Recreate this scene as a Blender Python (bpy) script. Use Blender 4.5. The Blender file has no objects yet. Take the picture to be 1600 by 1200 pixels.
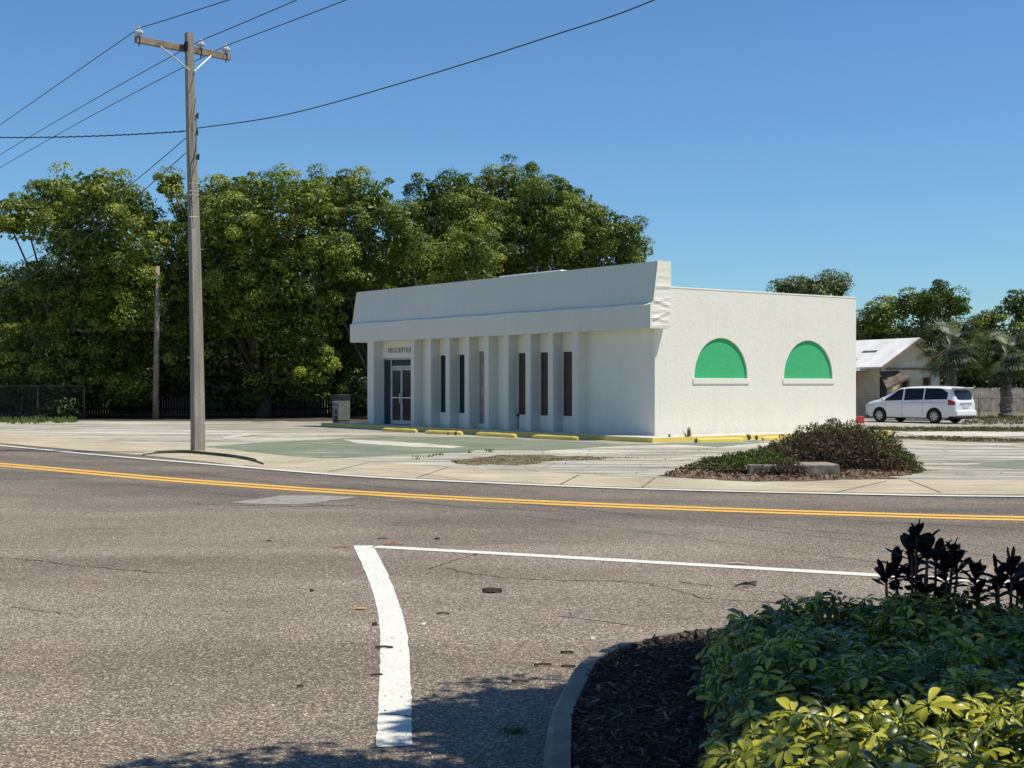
import bpy, bmesh, math, random
import numpy as np
from mathutils import Vector, Matrix
R = math.radians
random.seed(7); rng = np.random.default_rng(11)
S = bpy.context.scene
COL = S.collection

# ------------------------------------------------------------ camera, sky, sun
F = 2150.0; H = 1.75
cam = bpy.data.cameras.new('camera'); camo = bpy.data.objects.new('camera', cam); COL.objects.link(camo)
camo.location = (0, 0, H); camo.rotation_euler = (R(90), 0, 0)
cam.sensor_width = 36; cam.lens = 36*F/1600; cam.clip_start = .05; cam.clip_end = 3000
S.camera = camo
SUN = Vector((.975*math.cos(R(63)), -.22*math.cos(R(63)), math.sin(R(63)))).normalized()
w = bpy.data.worlds.new('World'); S.world = w; w.use_nodes = True
nt = w.node_tree; bg = nt.nodes['Background']
sky = nt.nodes.new('ShaderNodeTexSky'); sky.sky_type = 'NISHITA'; sky.sun_disc = False
sky.sun_elevation = R(63); sky.sun_rotation = math.atan2(SUN.x, SUN.y)
sky.air_density = 1.0; sky.dust_density = .25; sky.ozone_density = 1.8; sky.altitude = 0
tint = nt.nodes.new('ShaderNodeMix'); tint.data_type = 'RGBA'; tint.blend_type = 'MULTIPLY'; tint.inputs[0].default_value = 1; tint.inputs[7].default_value = (.58, .87, 1.12, 1)
nt.links.new(sky.outputs[0], tint.inputs[6]); nt.links.new(tint.outputs[2], bg.inputs[0]); bg.inputs[1].default_value = .105
sl = bpy.data.lights.new('sun', 'SUN'); sl.energy = 5.0; sl.angle = R(.53); sl.color = (1, .93, .80)
so = bpy.data.objects.new('sun', sl); COL.objects.link(so); so.rotation_euler = (-SUN).to_track_quat('-Z', 'Y').to_euler()
S.view_settings.view_transform = 'Standard'; S.view_settings.look = 'None'; S.view_settings.exposure = .07; S.view_settings.gamma = 1

# ------------------------------------------------------------ helpers
def G(px, py, z=0.0):
    """point at height z seen at photo pixel (px,py)"""
    Y = F*(H-z)/(py-600.0); return Vector(((px-800)/F*Y, Y, z))
def P3(px, py, Y): return Vector(((px-800)/F*Y, Y, H+(600-py)/F*Y))
def s2l(c):
    return tuple((x/12.92 if x <= .04045 else ((x+.055)/1.055)**2.4) for x in c)

class N:
    def __init__(s, name):
        s.m = bpy.data.materials.new(name); s.m.use_nodes = True; s.t = s.m.node_tree
        s.p = s.t.nodes['Principled BSDF']; s.out = s.t.nodes['Material Output']
    def n(s, typ, **kw):
        x = s.t.nodes.new(typ)
        for k, v in kw.items(): setattr(x, k, v)
        return x
    def l(s, a, b): s.t.links.new(a, b)
    def coord(s, kind='world', scale=(1, 1, 1)):
        if kind == 'world': o = s.n('ShaderNodeNewGeometry').outputs['Position']
        else: o = s.n('ShaderNodeTexCoord').outputs['Object']
        mp = s.n('ShaderNodeMapping'); mp.inputs['Scale'].default_value = scale; s.l(o, mp.inputs[0]); return mp.outputs[0]
    def noise(s, co, scale, detail=4, rough=.55, dist=0):
        x = s.n('ShaderNodeTexNoise'); x.inputs['Scale'].default_value = scale; x.inputs['Detail'].default_value = detail
        x.inputs['Roughness'].default_value = rough; x.inputs['Distortion'].default_value = dist; s.l(co, x.inputs['Vector']); return x.outputs['Fac']
    def vor(s, co, scale, feat='F1', out='Distance'):
        x = s.n('ShaderNodeTexVoronoi', feature=feat); x.inputs['Scale'].default_value = scale; s.l(co, x.inputs['Vector']); return x.outputs[out]
    def ramp(s, v, pts):
        x = s.n('ShaderNodeValToRGB'); e = x.color_ramp.elements
        while len(e) > 1: e.remove(e[0])
        for i, (p, c) in enumerate(pts):
            if not isinstance(c, tuple): c = (c, c, c)
            el = e[0] if i == 0 else e.new(p)
            el.position = p; el.color = (*c[:3], 1)
        s.l(v, x.inputs[0]); return x.outputs[0]
    def mix(s, f, a, b, mode='MIX'):
        x = s.n('ShaderNodeMix', data_type='RGBA', blend_type=mode)
        for ix, v in ((0, f), (6, a), (7, b)):
            sock = x.inputs[ix]
            if isinstance(v, (int, float)): sock.default_value = v if ix == 0 else (v, v, v, 1)
            elif isinstance(v, tuple): sock.default_value = (*v[:3], 1)
            else: s.l(v, sock)
        return x.outputs[2]
    def math(s, op, a, b=0.0):
        x = s.n('ShaderNodeMath', operation=op)
        for i, v in enumerate((a, b)):
            if isinstance(v, (int, float)): x.inputs[i].default_value = v
            else: s.l(v, x.inputs[i])
        return x.outputs[0]
    def col(s, c):
        if isinstance(c, tuple): s.p.inputs['Base Color'].default_value = (*c[:3], 1)
        else: s.l(c, s.p.inputs['Base Color'])
        return s
    def set(s, rough=.8, metal=0., spec=.5):
        s.p.inputs['Roughness'].default_value = rough; s.p.inputs['Metallic'].default_value = metal
        s.p.inputs['Specular IOR Level'].default_value = spec; return s
    def bump(s, h, strength=.3, dist=.01):
        b = s.n('ShaderNodeBump'); b.inputs['Strength'].default_value = strength; b.inputs['Distance'].default_value = dist
        s.l(h, b.inputs['Height']); s.l(b.outputs[0], s.p.inputs['Normal']); return s

def simple(name, c, rough=.7, metal=0., var=.18, scale=3., bump=0., bscale=40., kind='obj', spec=.4, big=None):
    m = N(name); co = m.coord(kind)
    n1 = m.noise(co, scale, 5)
    c1 = tuple(x*(1-var) for x in c); c2 = tuple(min(1, x*(1+var)) for x in c)
    cc = m.ramp(n1, [(.3, c1), (.7, c2)])
    m.col(cc).set(rough, metal, spec)
    if bump: m.bump(m.noise(co, bscale, 4), bump, .01)
    return m.m

def tag(o, label=None, cat=None, group=None, kind=None):
    if label: o['label'] = label
    if cat: o['category'] = cat
    if group: o['group'] = group
    if kind: o['kind'] = kind
    return o
def empty(name, loc=(0, 0, 0), rz=0, **kw):
    o = bpy.data.objects.new(name, None); COL.objects.link(o); o.location = loc; o.rotation_euler = (0, 0, rz); o.empty_display_size = .3
    return tag(o, **kw)

class MB:
    def __init__(s): s.v = []; s.f = []; s.m = []
    def add(s, vs, fs, mi=0):
        b = len(s.v); s.v += [tuple(v) for v in vs]
        for f in fs: s.f.append(tuple(b+i for i in f)); s.m.append(mi)
        return s
    def box(s, x0, x1, y0, y1, z0, z1, mi=0, M=None):
        vs = [Vector((x, y, z)) for z in (z0, z1) for y in (y0, y1) for x in (x0, x1)]
        if M: vs = [M @ v for v in vs]
        return s.add(vs, [(0, 2, 3, 1), (4, 5, 7, 6), (0, 1, 5, 4), (2, 6, 7, 3), (0, 4, 6, 2), (1, 3, 7, 5)], mi)
    def tube(s, pts, r, n=6, mi=0, cap=True):
        pts = [Vector(p) for p in pts]; rs = r if isinstance(r, (list, tuple)) else [r]*len(pts)
        b = len(s.v); prev = None
        for i, p in enumerate(pts):
            d = (pts[min(i+1, len(pts)-1)]-pts[max(i-1, 0)]).normalized()
            a = d.orthogonal().normalized() if prev is None else (prev-d*prev.dot(d)).normalized()
            prev = a; c = d.cross(a)
            for k in range(n):
                t = 2*math.pi*k/n; s.v.append(tuple(p+(a*math.cos(t)+c*math.sin(t))*rs[i]))
        for i in range(len(pts)-1):
            for k in range(n):
                s.f.append((b+i*n+k, b+i*n+(k+1) % n, b+(i+1)*n+(k+1) % n, b+(i+1)*n+k)); s.m.append(mi)
        if cap:
            s.f.append(tuple(b+k for k in reversed(range(n)))); s.m.append(mi)
            s.f.append(tuple(b+(len(pts)-1)*n+k for k in range(n))); s.m.append(mi)
        return s
    def prism(s, prof, axis, a, b, mi=0):
        """prof: closed 2D list, extruded along axis from a to b"""
        def pt(u, v, t): return {'x': (t, u, v), 'y': (u, t, v), 'z': (u, v, t)}[axis]
        n = len(prof); base = len(s.v)
        s.v += [pt(u, v, a) for u, v in prof]+[pt(u, v, b) for u, v in prof]
        for i in range(n): s.f.append((base+i, base+(i+1) % n, base+n+(i+1) % n, base+n+i)); s.m.append(mi)
        s.f.append(tuple(base+i for i in reversed(range(n)))); s.m.append(mi)
        s.f.append(tuple(base+n+i for i in range(n))); s.m.append(mi)
        return s
    def build(s, name, mats, parent=None, smooth=False, bevel=0, label=None, fix=True):
        me = bpy.data.meshes.new(name); me.from_pydata(s.v, [], s.f)
        if not isinstance(mats, (list, tuple)): mats = [mats]
        for m in mats: me.materials.append(m)
        if len(mats) > 1: me.polygons.foreach_set('material_index', s.m)
        if fix:
            bm = bmesh.new(); bm.from_mesh(me); bmesh.ops.recalc_face_normals(bm, faces=bm.faces); bm.to_mesh(me); bm.free()
        if smooth: me.polygons.foreach_set('use_smooth', [True]*len(me.polygons))
        me.update()
        o = bpy.data.objects.new(name, me); COL.objects.link(o)
        if parent: o.parent = parent
        if bevel:
            b = o.modifiers.new('bevel', 'BEVEL'); b.width = bevel; b.segments = 2; b.limit_method = 'ANGLE'
        if label: o['label'] = label
        return o

def sheet(name, pts, z, mat, jag=0., step=.5, seed=0, **kw):
    """flat polygon, edges optionally ragged; pts world (x,y)"""
    rd = random.Random(seed+len(pts)); out = []
    n = len(pts)
    for i in range(n):
        a = Vector(pts[i][:2]); b = Vector(pts[(i+1) % n][:2])
        k = max(1, int((b-a).length/step)) if jag else 1
        for j in range(k):
            p = a.lerp(b, j/k)
            if jag: p = p+Vector((rd.gauss(0, jag), rd.gauss(0, jag)))
            out.append(p)
    bm = bmesh.new(); vs = [bm.verts.new((p.x, p.y, z)) for p in out]
    es = [bm.edges.new((vs[i], vs[(i+1) % len(vs)])) for i in range(len(vs))]
    bmesh.ops.triangle_fill(bm, edges=es, use_beauty=True)
    for f in bm.faces:
        f.normal_update()
        if f.normal.z < 0: f.normal_flip()
    me = bpy.data.meshes.new(name); bm.to_mesh(me); bm.free(); me.materials.append(mat)
    o = bpy.data.objects.new(name, me); COL.objects.link(o); return tag(o, **kw)

def smooth_path(pts, sub=8):
    pts = [Vector(p) for p in pts]; out = []
    for i in range(len(pts)-1):
        p0 = pts[max(i-1, 0)]; p1 = pts[i]; p2 = pts[i+1]; p3 = pts[min(i+2, len(pts)-1)]
        for k in range(sub):
            t = k/sub
            out.append(.5*((2*p1)+(p2-p0)*t+(2*p0-5*p1+4*p2-p3)*t*t+(-p0+3*p1-3*p2+p3)*t**3))
    out.append(pts[-1]); return out
def strip(mb, pts, width, z, off=0.):
    pts = [Vector((p[0], p[1])) for p in pts]; L = []; Rr = []
    for i, p in enumerate(pts):
        d = (pts[min(i+1, len(pts)-1)]-pts[max(i-1, 0)]).normalized(); nrm = Vector((-d.y, d.x))
        wd = width[i] if isinstance(width, (list, tuple)) else width
        a = p+nrm*(off+wd/2); b = p+nrm*(off-wd/2); L.append((a.x, a.y, z)); Rr.append((b.x, b.y, z))
    n = len(pts); mb.add(L+Rr, [(i, i+1, n+i+1, n+i) for i in range(n-1)])

def quads(name, C, T, B, mats, parent=None, col=None, bend=None):
    """fast cloud of diamond leaves: centre, half-length vector, half-width vector"""
    n = len(C); V = np.empty((n, 4, 3), np.float32)
    V[:, 0] = C-T; V[:, 1] = C+B-T*.1; V[:, 2] = C+T; V[:, 3] = C-B-T*.1
    if bend is not None: V[:, 0] += bend; V[:, 2] += bend
    me = bpy.data.meshes.new(name); me.vertices.add(n*4); me.vertices.foreach_set('co', V.ravel())
    me.loops.add(n*4); me.loops.foreach_set('vertex_index', np.arange(n*4, dtype=np.int32))
    me.polygons.add(n); me.polygons.foreach_set('loop_start', np.arange(0, n*4, 4, dtype=np.int32))
    me.polygons.foreach_set('loop_total', np.full(n, 4, np.int32))
    me.materials.append(mats); me.update(calc_edges=True)
    if col is not None:
        ca = me.color_attributes.new('tint', 'FLOAT_COLOR', 'POINT')
        cc = np.ones((n, 4, 4), np.float32); cc[:, :, :3] = col[:, None, :]; ca.data.foreach_set('color', cc.ravel())
    o = bpy.data.objects.new(name, me); COL.objects.link(o)
    if parent: o.parent = parent
    return o
def unit(a): return a/np.maximum(np.linalg.norm(a, axis=1, keepdims=True), 1e-6)
def rand_frames(nrm):
    r = unit(rng.normal(size=nrm.shape)); t = unit(np.cross(nrm, r)); b = np.cross(nrm, t); return t, b

# ------------------------------------------------------------ materials
def leaf_mat(name, cols, rough=.5, transl=.25, spec=.4):
    """cols: list of (pos, colour) over the per-leaf tint"""
    m = N(name); a = m.n('ShaderNodeAttribute', attribute_name='tint'); sep = m.n('ShaderNodeSeparateColor'); m.l(a.outputs['Color'], sep.inputs[0])
    c = m.ramp(sep.outputs[0], cols)
    m.col(c).set(rough, 0, spec)
    tr = m.n('ShaderNodeBsdfTranslucent'); tc = m.mix(1.0, c, (1.0, 1.0, .45), 'MULTIPLY'); m.l(tc, tr.inputs[0])
    mx = m.n('ShaderNodeMixShader'); mx.inputs[0].default_value = transl
    m.l(m.p.outputs[0], mx.inputs[1]); m.l(tr.outputs[0], mx.inputs[2]); m.l(mx.outputs[0], m.out.inputs[0]); return m.m

def circ(a, b, c):
    ax, ay, bx, by, cx, cy = a.x, a.y, b.x, b.y, c.x, c.y; d = 2*(ax*(by-cy)+bx*(cy-ay)+cx*(ay-by))
    ux_ = ((ax*ax+ay*ay)*(by-cy)+(bx*bx+by*by)*(cy-ay)+(cx*cx+cy*cy)*(ay-by))/d; uy_ = ((ax*ax+ay*ay)*(cx-bx)+(bx*bx+by*by)*(ax-cx)+(cx*cx+cy*cy)*(bx-ax))/d
    return (ux_, uy_, 0), math.hypot(ax-ux_, ay-uy_)
RC, RR = circ(G(0, 726.5), G(560, 770.7), G(1600, 811.3))
def asphalt():
    m = N('asphalt'); co = m.coord('world')
    big = m.noise(co, .35, 4, .6); mid = m.noise(co, 2.2, 5, .6)
    st = m.noise(m.coord('world', (.25, 1.3, 1)), .5, 4)
    base = m.ramp(big, [(.3, (.190, .154, .114)), (.7, (.258, .216, .169))])
    base = m.mix(.55, base, m.ramp(st, [(.35, (.170, .134, .100)), (.65, (.290, .242, .188))]))
    base = m.mix(m.math('MULTIPLY', m.ramp(mid, [(.45, 0.), (.75, 1.)]), .35), base, (.17, .148, .122))
    vd = m.n('ShaderNodeVectorMath', operation='DISTANCE'); m.l(co, vd.inputs[0]); vd.inputs[1].default_value = RC
    dist = m.math('SUBTRACT', m.math('ADD', vd.outputs['Value'], m.math('MULTIPLY', m.math('SUBTRACT', m.noise(co, .5, 4), .5), 1.6)), RR)
    lane = m.ramp(m.math('ADD', m.math('MULTIPLY', dist, .05), .5), [(.25, .78), (.33, .66), (.40, .82), (.46, .68), (.5, .82), (.56, .66), (.62, .84), (.72, 1.0)])
    base = m.mix(1., base, lane, 'MULTIPLY')
    base = m.mix(1., base, m.ramp(m.noise(m.coord('world', (.8, 1.2, 1)), .28, 7, .62, .7), [(.33, .80), (.5, 1.0), (.68, 1.14)]), 'MULTIPLY')
    base = m.mix(m.ramp(m.noise(co, 1.1, 6, .75, .5), [(.60, 0.), (.74, .45)]), base, (.11, .09, .072))
    g = m.n('ShaderNodeTexVoronoi'); g.inputs['Scale'].default_value = 95; m.l(co, g.inputs['Vector'])
    sp = m.n('ShaderNodeSeparateColor'); m.l(g.outputs['Color'], sp.inputs[0])
    specks = m.ramp(sp.outputs[0], [(.0, .34), (.35, .70), (.72, 1.0), (.88, 1.75), (1., 2.8)])  # bright and dark aggregate specks
    fine = m.ramp(m.noise(co, 160, 2), [(.35, .72), (.65, 1.28)])
    base = m.mix(1., base, specks, 'MULTIPLY'); base = m.mix(1., base, fine, 'MULTIPLY')
    m.col(base).set(.85, 0, .3).bump(m.math('ADD', g.outputs['Distance'], m.noise(co, 60, 3)), .6, .008); return m.m
def lot_mat():
    m = N('worn_pavement'); co = m.coord('world')
    # streaks along the lot
    mp = m.n('ShaderNodeMapping'); mp.inputs['Rotation'].default_value = (0, 0, R(12)); mp.inputs['Scale'].default_value = (.22, 1.6, 1)
    m.l(m.n('ShaderNodeNewGeometry').outputs['Position'], mp.inputs[0])
    st = m.noise(mp.outputs[0], .9, 9, .74, .8); big = m.noise(co, .22, 4); fine = m.noise(co, 22, 4, .7)
    a = m.ramp(st, [(.38, (.10, .088, .065)), (.45, (.26, .235, .18)), (.52, (.41, .385, .31)), (.60, (.64, .61, .52))])
    a = m.mix(.28, a, m.ramp(big, [(.40, (.26, .235, .18)), (.62, (.54, .515, .445))]))
    a = m.mix(1., a, m.ramp(fine, [(.3, .78), (.7, 1.18)]), 'MULTIPLY')
    pch = m.vor(m.coord('world', (.35, 1., 1)), .35, 'F1', 'Color'); ps = m.n('ShaderNodeSeparateColor'); m.l(pch, ps.inputs[0])
    a = m.mix(1., a, m.ramp(ps.outputs[0], [(.3, .84), (.7, 1.08)]), 'MULTIPLY')
    cr = m.vor(m.coord('world', (.5, .8, 1)), .55, 'DISTANCE_TO_EDGE')
    a = m.mix(m.ramp(cr, [(.0, .55), (.012, 0.)]), a, (.15, .13, .1))
    m.col(a).set(.9, 0, .2).bump(fine, .4, .01); return m.m
def green_mat():
    m = N('worn_green_paint'); co = m.coord('world')
    big = m.noise(co, .5, 6, .65); fine = m.noise(co, 9, 5, .7)
    a = m.ramp(big, [(.35, (.135, .165, .112)), (.65, (.20, .225, .155))])
    wear = m.ramp(m.math('ADD', m.math('MULTIPLY', m.noise(m.coord('world', (.4, 1.2, 1)), 1.3, 7, .7), .75), m.math('MULTIPLY', fine, .25)), [(.54, 0.), (.66, 1.)])
    a = m.mix(wear, a, (.50, .47, .39)); m.col(a).set(.85, 0, .25).bump(fine, .3, .008); return m.m
def walk_mat():
    m = N('sandy_concrete'); co = m.coord('world')
    big = m.noise(co, .6, 6, .65); fine = m.noise(co, 35, 4, .7); st = m.noise(m.coord('world', (.5, 2, 1)), 1.3, 6, .7)
    a = m.ramp(big, [(.3, (.36, .305, .205)), (.7, (.55, .485, .35))])
    a = m.mix(m.ramp(st, [(.45, 0.), (.75, .6)]), a, (.24, .205, .15)); a = m.mix(1., a, m.ramp(fine, [(.3, .82), (.7, 1.14)]), 'MULTIPLY')
    m.col(a).set(.9, 0, .2).bump(fine, .35, .008); return m.m
def earth_mat(name, c1, c2, c3, s=1.):
    m = N(name); co = m.coord('world')
    a = m.ramp(m.noise(co, .5*s, 6, .7), [(.35, c1), (.65, c2)]); a = m.mix(m.ramp(m.noise(co, 4*s, 5, .7), [(.45, 0.), (.7, .9)]), a, c3)
    m.col(a).set(.95, 0, .1).bump(m.noise(co, 12, 5, .7), .7, .05); return m.m
def paint_mat(name, c, wearc, thr=.68):
    m = N(name); co = m.coord('world')
    n1 = m.noise(co, 60, 4, .7); n2 = m.noise(co, 3, 4)
    spot = m.ramp(n1, [(thr, 0.), (thr+.03, .9)])
    a = m.mix(m.ramp(n2, [(.3, .12), (.7, 0.)]), c, wearc); a = m.mix(spot, a, wearc)
    m.col(a).set(.7, 0, .3).bump(m.noise(co, 90, 2), .3, .004); return m.m
def stucco(name, c, dark=.9):
    m = N(name); co = m.coord('obj')
    big = m.noise(co, .7, 6, .65); mid = m.noise(m.coord('obj', (1, 1, .35)), 2.5, 6, .7); f = m.noise(co, 26, 5, .7)
    a = m.mix(m.ramp(big, [(.35, 0.), (.7, .35)]), c, tuple(x*dark for x in c))
    a = m.mix(m.ramp(mid, [(.5, 0.), (.8, .35)]), a, (c[0]*.84, c[1]*.83, c[2]*.78)); a = m.mix(1., a, m.ramp(f, [(.3, .95), (.7, 1.04)]), 'MULTIPLY')
    sx = m.n('ShaderNodeSeparateXYZ'); m.l(co, sx.inputs[0])
    drip = m.ramp(m.noise(m.coord('obj', (7, 7, .25)), 1.0, 5, .7), [(.58, 0.), (.75, .16)])
    splash = m.ramp(m.math('ADD', m.math('MULTIPLY', sx.outputs[2], 1.2), m.math('MULTIPLY', m.noise(co, 3, 5, .7), .9)), [(.45, .3), (.95, 0.)])
    a = m.mix(m.math('ADD', drip, splash), a, (.36, .33, .25))
    m.col(a).set(.85, 0, .2).bump(m.math('ADD', f, m.math('MULTIPLY', m.noise(co, 7, 3), 1.0)), .5, .018); return m.m

M = {}
M['asphalt'] = asphalt(); M['lot'] = lot_mat(); M['green'] = green_mat(); M['walk'] = walk_mat()
M['ground'] = earth_mat('sandy_ground', (.16, .14, .09), (.24, .20, .14), (.09, .11, .04))
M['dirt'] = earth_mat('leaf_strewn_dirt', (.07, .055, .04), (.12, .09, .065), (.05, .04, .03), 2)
M['dry'] = earth_mat('dry_grass_soil', (.16, .125, .075), (.23, .18, .12), (.12, .12, .05), 2.5)
M['white_line'] = paint_mat('white_road_paint', (.70, .69, .62), (.19, .17, .15), .60)
M['yellow_line'] = paint_mat('yellow_road_paint', (.74, .42, .075), (.3, .2, .1), .72)
M['yellow'] = paint_mat('yellow_kerb_paint', (.80, .60, .14), (.42, .36, .22), .66)
M['wall'] = stucco('cream_stucco', (.80, .765, .66)); M['fascia'] = stucco('white_fascia_paint', (.70, .69, .60))
M['green_wall'] = stucco('green_stucco', (.06, .44, .18), .8)
M['alu'] = simple('aluminium', (.42, .43, .43), .45, .6); M['white_metal'] = simple('white_paint', (.74, .73, .70), .5)
M['patch'] = simple('pale_patch', (.27, .25, .215), .9, var=.3, scale=8, bump=.4, kind='world')
def glass(name, c, r=.08, sp=.3):
    m = N(name); m.col(c).set(r, 0, sp); return m.m
M['glass'] = glass('dark_glass', (.012, .015, .016), .1, .12); M['teal'] = glass('teal_glass', (.02, .038, .046), .25)
M['board'] = simple('brown_board', (.10, .06, .05), .6, var=.25, scale=2); M['stain'] = simple('stained_board', (.36, .30, .27), .8, var=.35, scale=1.5)
M['black'] = simple('black_rubber', (.02, .02, .02), .8); M['wire'] = simple('wire_black', (.03, .035, .045), .6)
M['bark'] = simple('tree_bark', (.10, .08, .06), .95, var=.4, scale=6, bump=.8, bscale=15)
M['dirt_shade'] = simple('stained_shaded_concrete', (.09, .085, .075), .95, var=.45, scale=1.2, kind='world', bump=.4)  # dark tone; on the kerb face it carries dirt and painted shade
M['kerb'] = simple('concrete_kerb', (.24, .205, .155), .9, var=.3, scale=5, bump=.5, bscale=60, kind='world')

# ------------------------------------------------------------ ground, road, markings
sheet('ground', [(-900, -300), (900, -300), (900, 2500), (-900, 2500)], 0, M['ground'], kind='structure')
edge_px = [(-700, 650), (-400, 664), (-200, 676), (0, 693), (144, 705.5), (235, 713), (330, 723), (420, 734), (560, 744.5), (800, 756), (1023, 765), (1400, 773), (1600, 775), (2100, 779), (3200, 786)]
edge = smooth_path([G(*p).to_2d() for p in edge_px], 6)
road_poly = [tuple(p) for p in edge]+[(60, 15), (60, -60), (-60, -60), (-110, 110)]
sheet('road', road_poly, .006, M['asphalt'], kind='structure')
in_px = [(-300, 660), (0, 677), (144, 688), (235, 695), (330, 701), (420, 710), (560, 721), (760, 734), (907, 741), (1023, 747), (1400, 750), (1600, 751), (2100, 754), (3200, 758)]
inner = smooth_path([G(*p).to_2d() for p in in_px], 4)
out2 = [p for p in edge if p.x > inner[0].x-8]
sheet('sidewalk', [tuple(p) for p in out2]+[tuple(p) for p in reversed(inner)], .012, M['walk'], kind='structure')
lot_poly = [tuple(p) for p in inner]+[(60, 60), (30, 64), (9, 66), (-8, 66), (-22, 68), (-30, 70)]
sheet('parking_lot', lot_poly, .008, M['lot'], kind='structure')
sheet('far_road', [G(1330, 660).to_2d(), G(2300, 668).to_2d(), G(2300, 657).to_2d(), G(1330, 654).to_2d()], .014, simple('far_asphalt', (.30, .28, .25), .9, kind='world', var=.2, scale=.5), kind='structure')
mb = MB()   # joints across the sidewalk
for a, b in (((1385, 753), (1300, 772)), ((905, 743), (875, 758.5)), ((1023, 748), (1003, 763)), ((700, 731), (650, 748)), ((575, 724), (512, 739)), ((1420, 751), (1470, 771))):
    strip(mb, [G(*a), G(*b)], .035, .0165)
strip(mb, [p for p in inner if p.x > -4], .03, .0165)
strip(mb, [p for p in out2 if p.x > -6], .05, .0165, .12)
mb.build('sidewalk_joints', simple('joint_dirt', (.17, .145, .11), .95, kind='world', var=.5, scale=2), fix=False)['kind'] = 'structure'

# edge line, double yellow line
el_px = [(-400, 668), (-150, 684.5), (0, 697), (144, 711), (330, 726.7), (560, 745.5), (800, 757.5), (1023, 766), (1400, 775), (1600, 777.5), (2200, 783)]
mb = MB(); strip(mb, smooth_path([G(*p).to_2d() for p in el_px], 8), .22, .0205)
mb.build('white_edge_line', M['white_line'], fix=False)['kind'] = 'structure'
yl_px = [(-500, 694), (-200, 711), (0, 726.5), (280, 751), (560, 770.7), (830, 785.2), (1100, 796.3), (1350, 804.5), (1600, 811.3), (2400, 828)]
yl = smooth_path([G(*p).to_2d() for p in yl_px], 8)
mb = MB(); strip(mb, yl, .24, .0105, .19); strip(mb, yl, .24, .0105, -.19)
mb.build('double_yellow_line', M['yellow_line'], fix=False)['kind'] = 'structure'
z6 = lambda x, y: G(400+x/2.667, 820+y/2.667).to_2d()
Lf = [(405, 90), (450, 190), (495, 310), (515, 430), (518, 560), (512, 700), (510, 790), (500, 935)]
Rt = [(488, 90), (545, 200), (605, 360), (635, 490), (642, 640), (648, 750), (650, 870), (650, 928)]
Ls = smooth_path([z6(*p) for p in Lf], 8); Rs = smooth_path([z6(*p) for p in Rt], 8)
rd = random.Random(3)
Ls = [p+Vector((rd.gauss(0, .002), 0)) for p in Ls]; Rs = [p+Vector((rd.gauss(0, .002), 0)) for p in Rs]
mb = MB(); n = len(Ls); mb.add([(p.x, p.y, .0105) for p in Ls]+[(p.x, p.y, .0105) for p in Rs], [(i, i+1, n+i+1, n+i) for i in range(n-1)])
thin = [G(586, 855.5).to_2d(), G(760, 865).to_2d(), G(1000, 878.7).to_2d(), G(1367, 900).to_2d(), G(1600, 912.5).to_2d(), G(2200, 945).to_2d()]
strip(mb, thin, .2, .0105)
mb.build('white_lane_marking', M['white_line'], fix=False)['kind'] = 'structure'
sheet('road_patch', [G(*p).to_2d() for p in ((364, 786), (402, 779.5), (444, 775), (500, 775), (560, 777), (542, 781), (505, 786), (469, 790), (420, 789))], .0105, M['patch'], .05, .3, kind='structure')
mb = MB()
for a, b, wd in (((160, 796.5), (172, 797.5), .1), ((170, 799), (192, 800.5), .07), ((875, 964), (905, 967), .025), ((905, 967), (1000, 980), .025)): strip(mb, [G(*a), G(*b)], wd, .0107)
mb.build('paint_smudge', M['patch'], fix=False)['kind'] = 'structure'
# cracks
mb = MB()
def crack(pts, wd=.012, j=.02):
    q = smooth_path([G(*p).to_2d() for p in pts], 10); q = [p+Vector((random.gauss(0, j), random.gauss(0, j))) for p in q]
    strip(mb, q, [wd*random.uniform(.4, 1.5) for _ in q], .0108)
crack([(0, 873), (60, 877), (110, 884), (180, 890), (260, 897)], .02); crack([(670, 890), (700, 880), (745, 866)], .02); crack([(690, 888), (800, 905), (1000, 912), (1100, 935), (1250, 945)], .016)
crack([(604, 1118), (622, 1120), (642, 1122)], .012, .002); crack([(1060, 910), (1160, 923), (1260, 930)], .015); crack([(595, 1118), (615, 1119), (645, 1123)], .015, .004); crack([(300, 788), (450, 792), (560, 790)], .03); crack([(20, 950), (60, 956), (120, 962)], .012)
crack([(1100, 800), (1300, 812), (1600, 828)], .02, .03); crack([(560, 780), (800, 797), (1000, 806)], .02, .03); crack([(0, 740), (250, 762), (500, 790), (700, 800)], .02)
mb.build('road_crack', M['dirt_shade'], fix=False)['kind'] = 'structure'

# green painted areas and pale strips on the lot
gA = [(322, 698), (430, 690.5), (560, 684.5), (640, 683), (760, 684), (860, 689), (1000, 694.5), (1030, 694), (1180, 689), (1195, 692), (1120, 699), (1060, 694.5), (1000, 696), (930, 699.5), (850, 704.5), (760, 703.5), (700, 708), (600, 712), (520, 717), (470, 715), (390, 706)]
sheet('green_paint', [G(*p).to_2d() for p in gA], .0125, M['green'], .05, .35, kind='structure')
sheet('green_paint', [G(*p).to_2d() for p in ((1515, 727), (1560, 722), (1620, 717), (1700, 717), (1700, 740), (1600, 734))], .0125, M['green'], .05, .35, 5, kind='structure')
mb = MB()
pale = simple('pale_concrete', (.50, .47, .40), .9, var=.2, scale=1.5, kind='world')
sheet('pale_strip', [G(*p).to_2d() for p in ((535, 687.5), (560, 688), (610, 690.5), (665, 694), (727, 699), (705, 701), (625, 698), (560, 693.5))], .0165, pale, .04, .3, kind='structure')
sheet('pale_strip', [G(*p).to_2d() for p in ((345, 683.5), (385, 678.5), (400, 679), (372, 684), (420, 685), (455, 682.5), (450, 684.5), (350, 687))], .0165, pale, .05, .3, 2, kind='structure')
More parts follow.
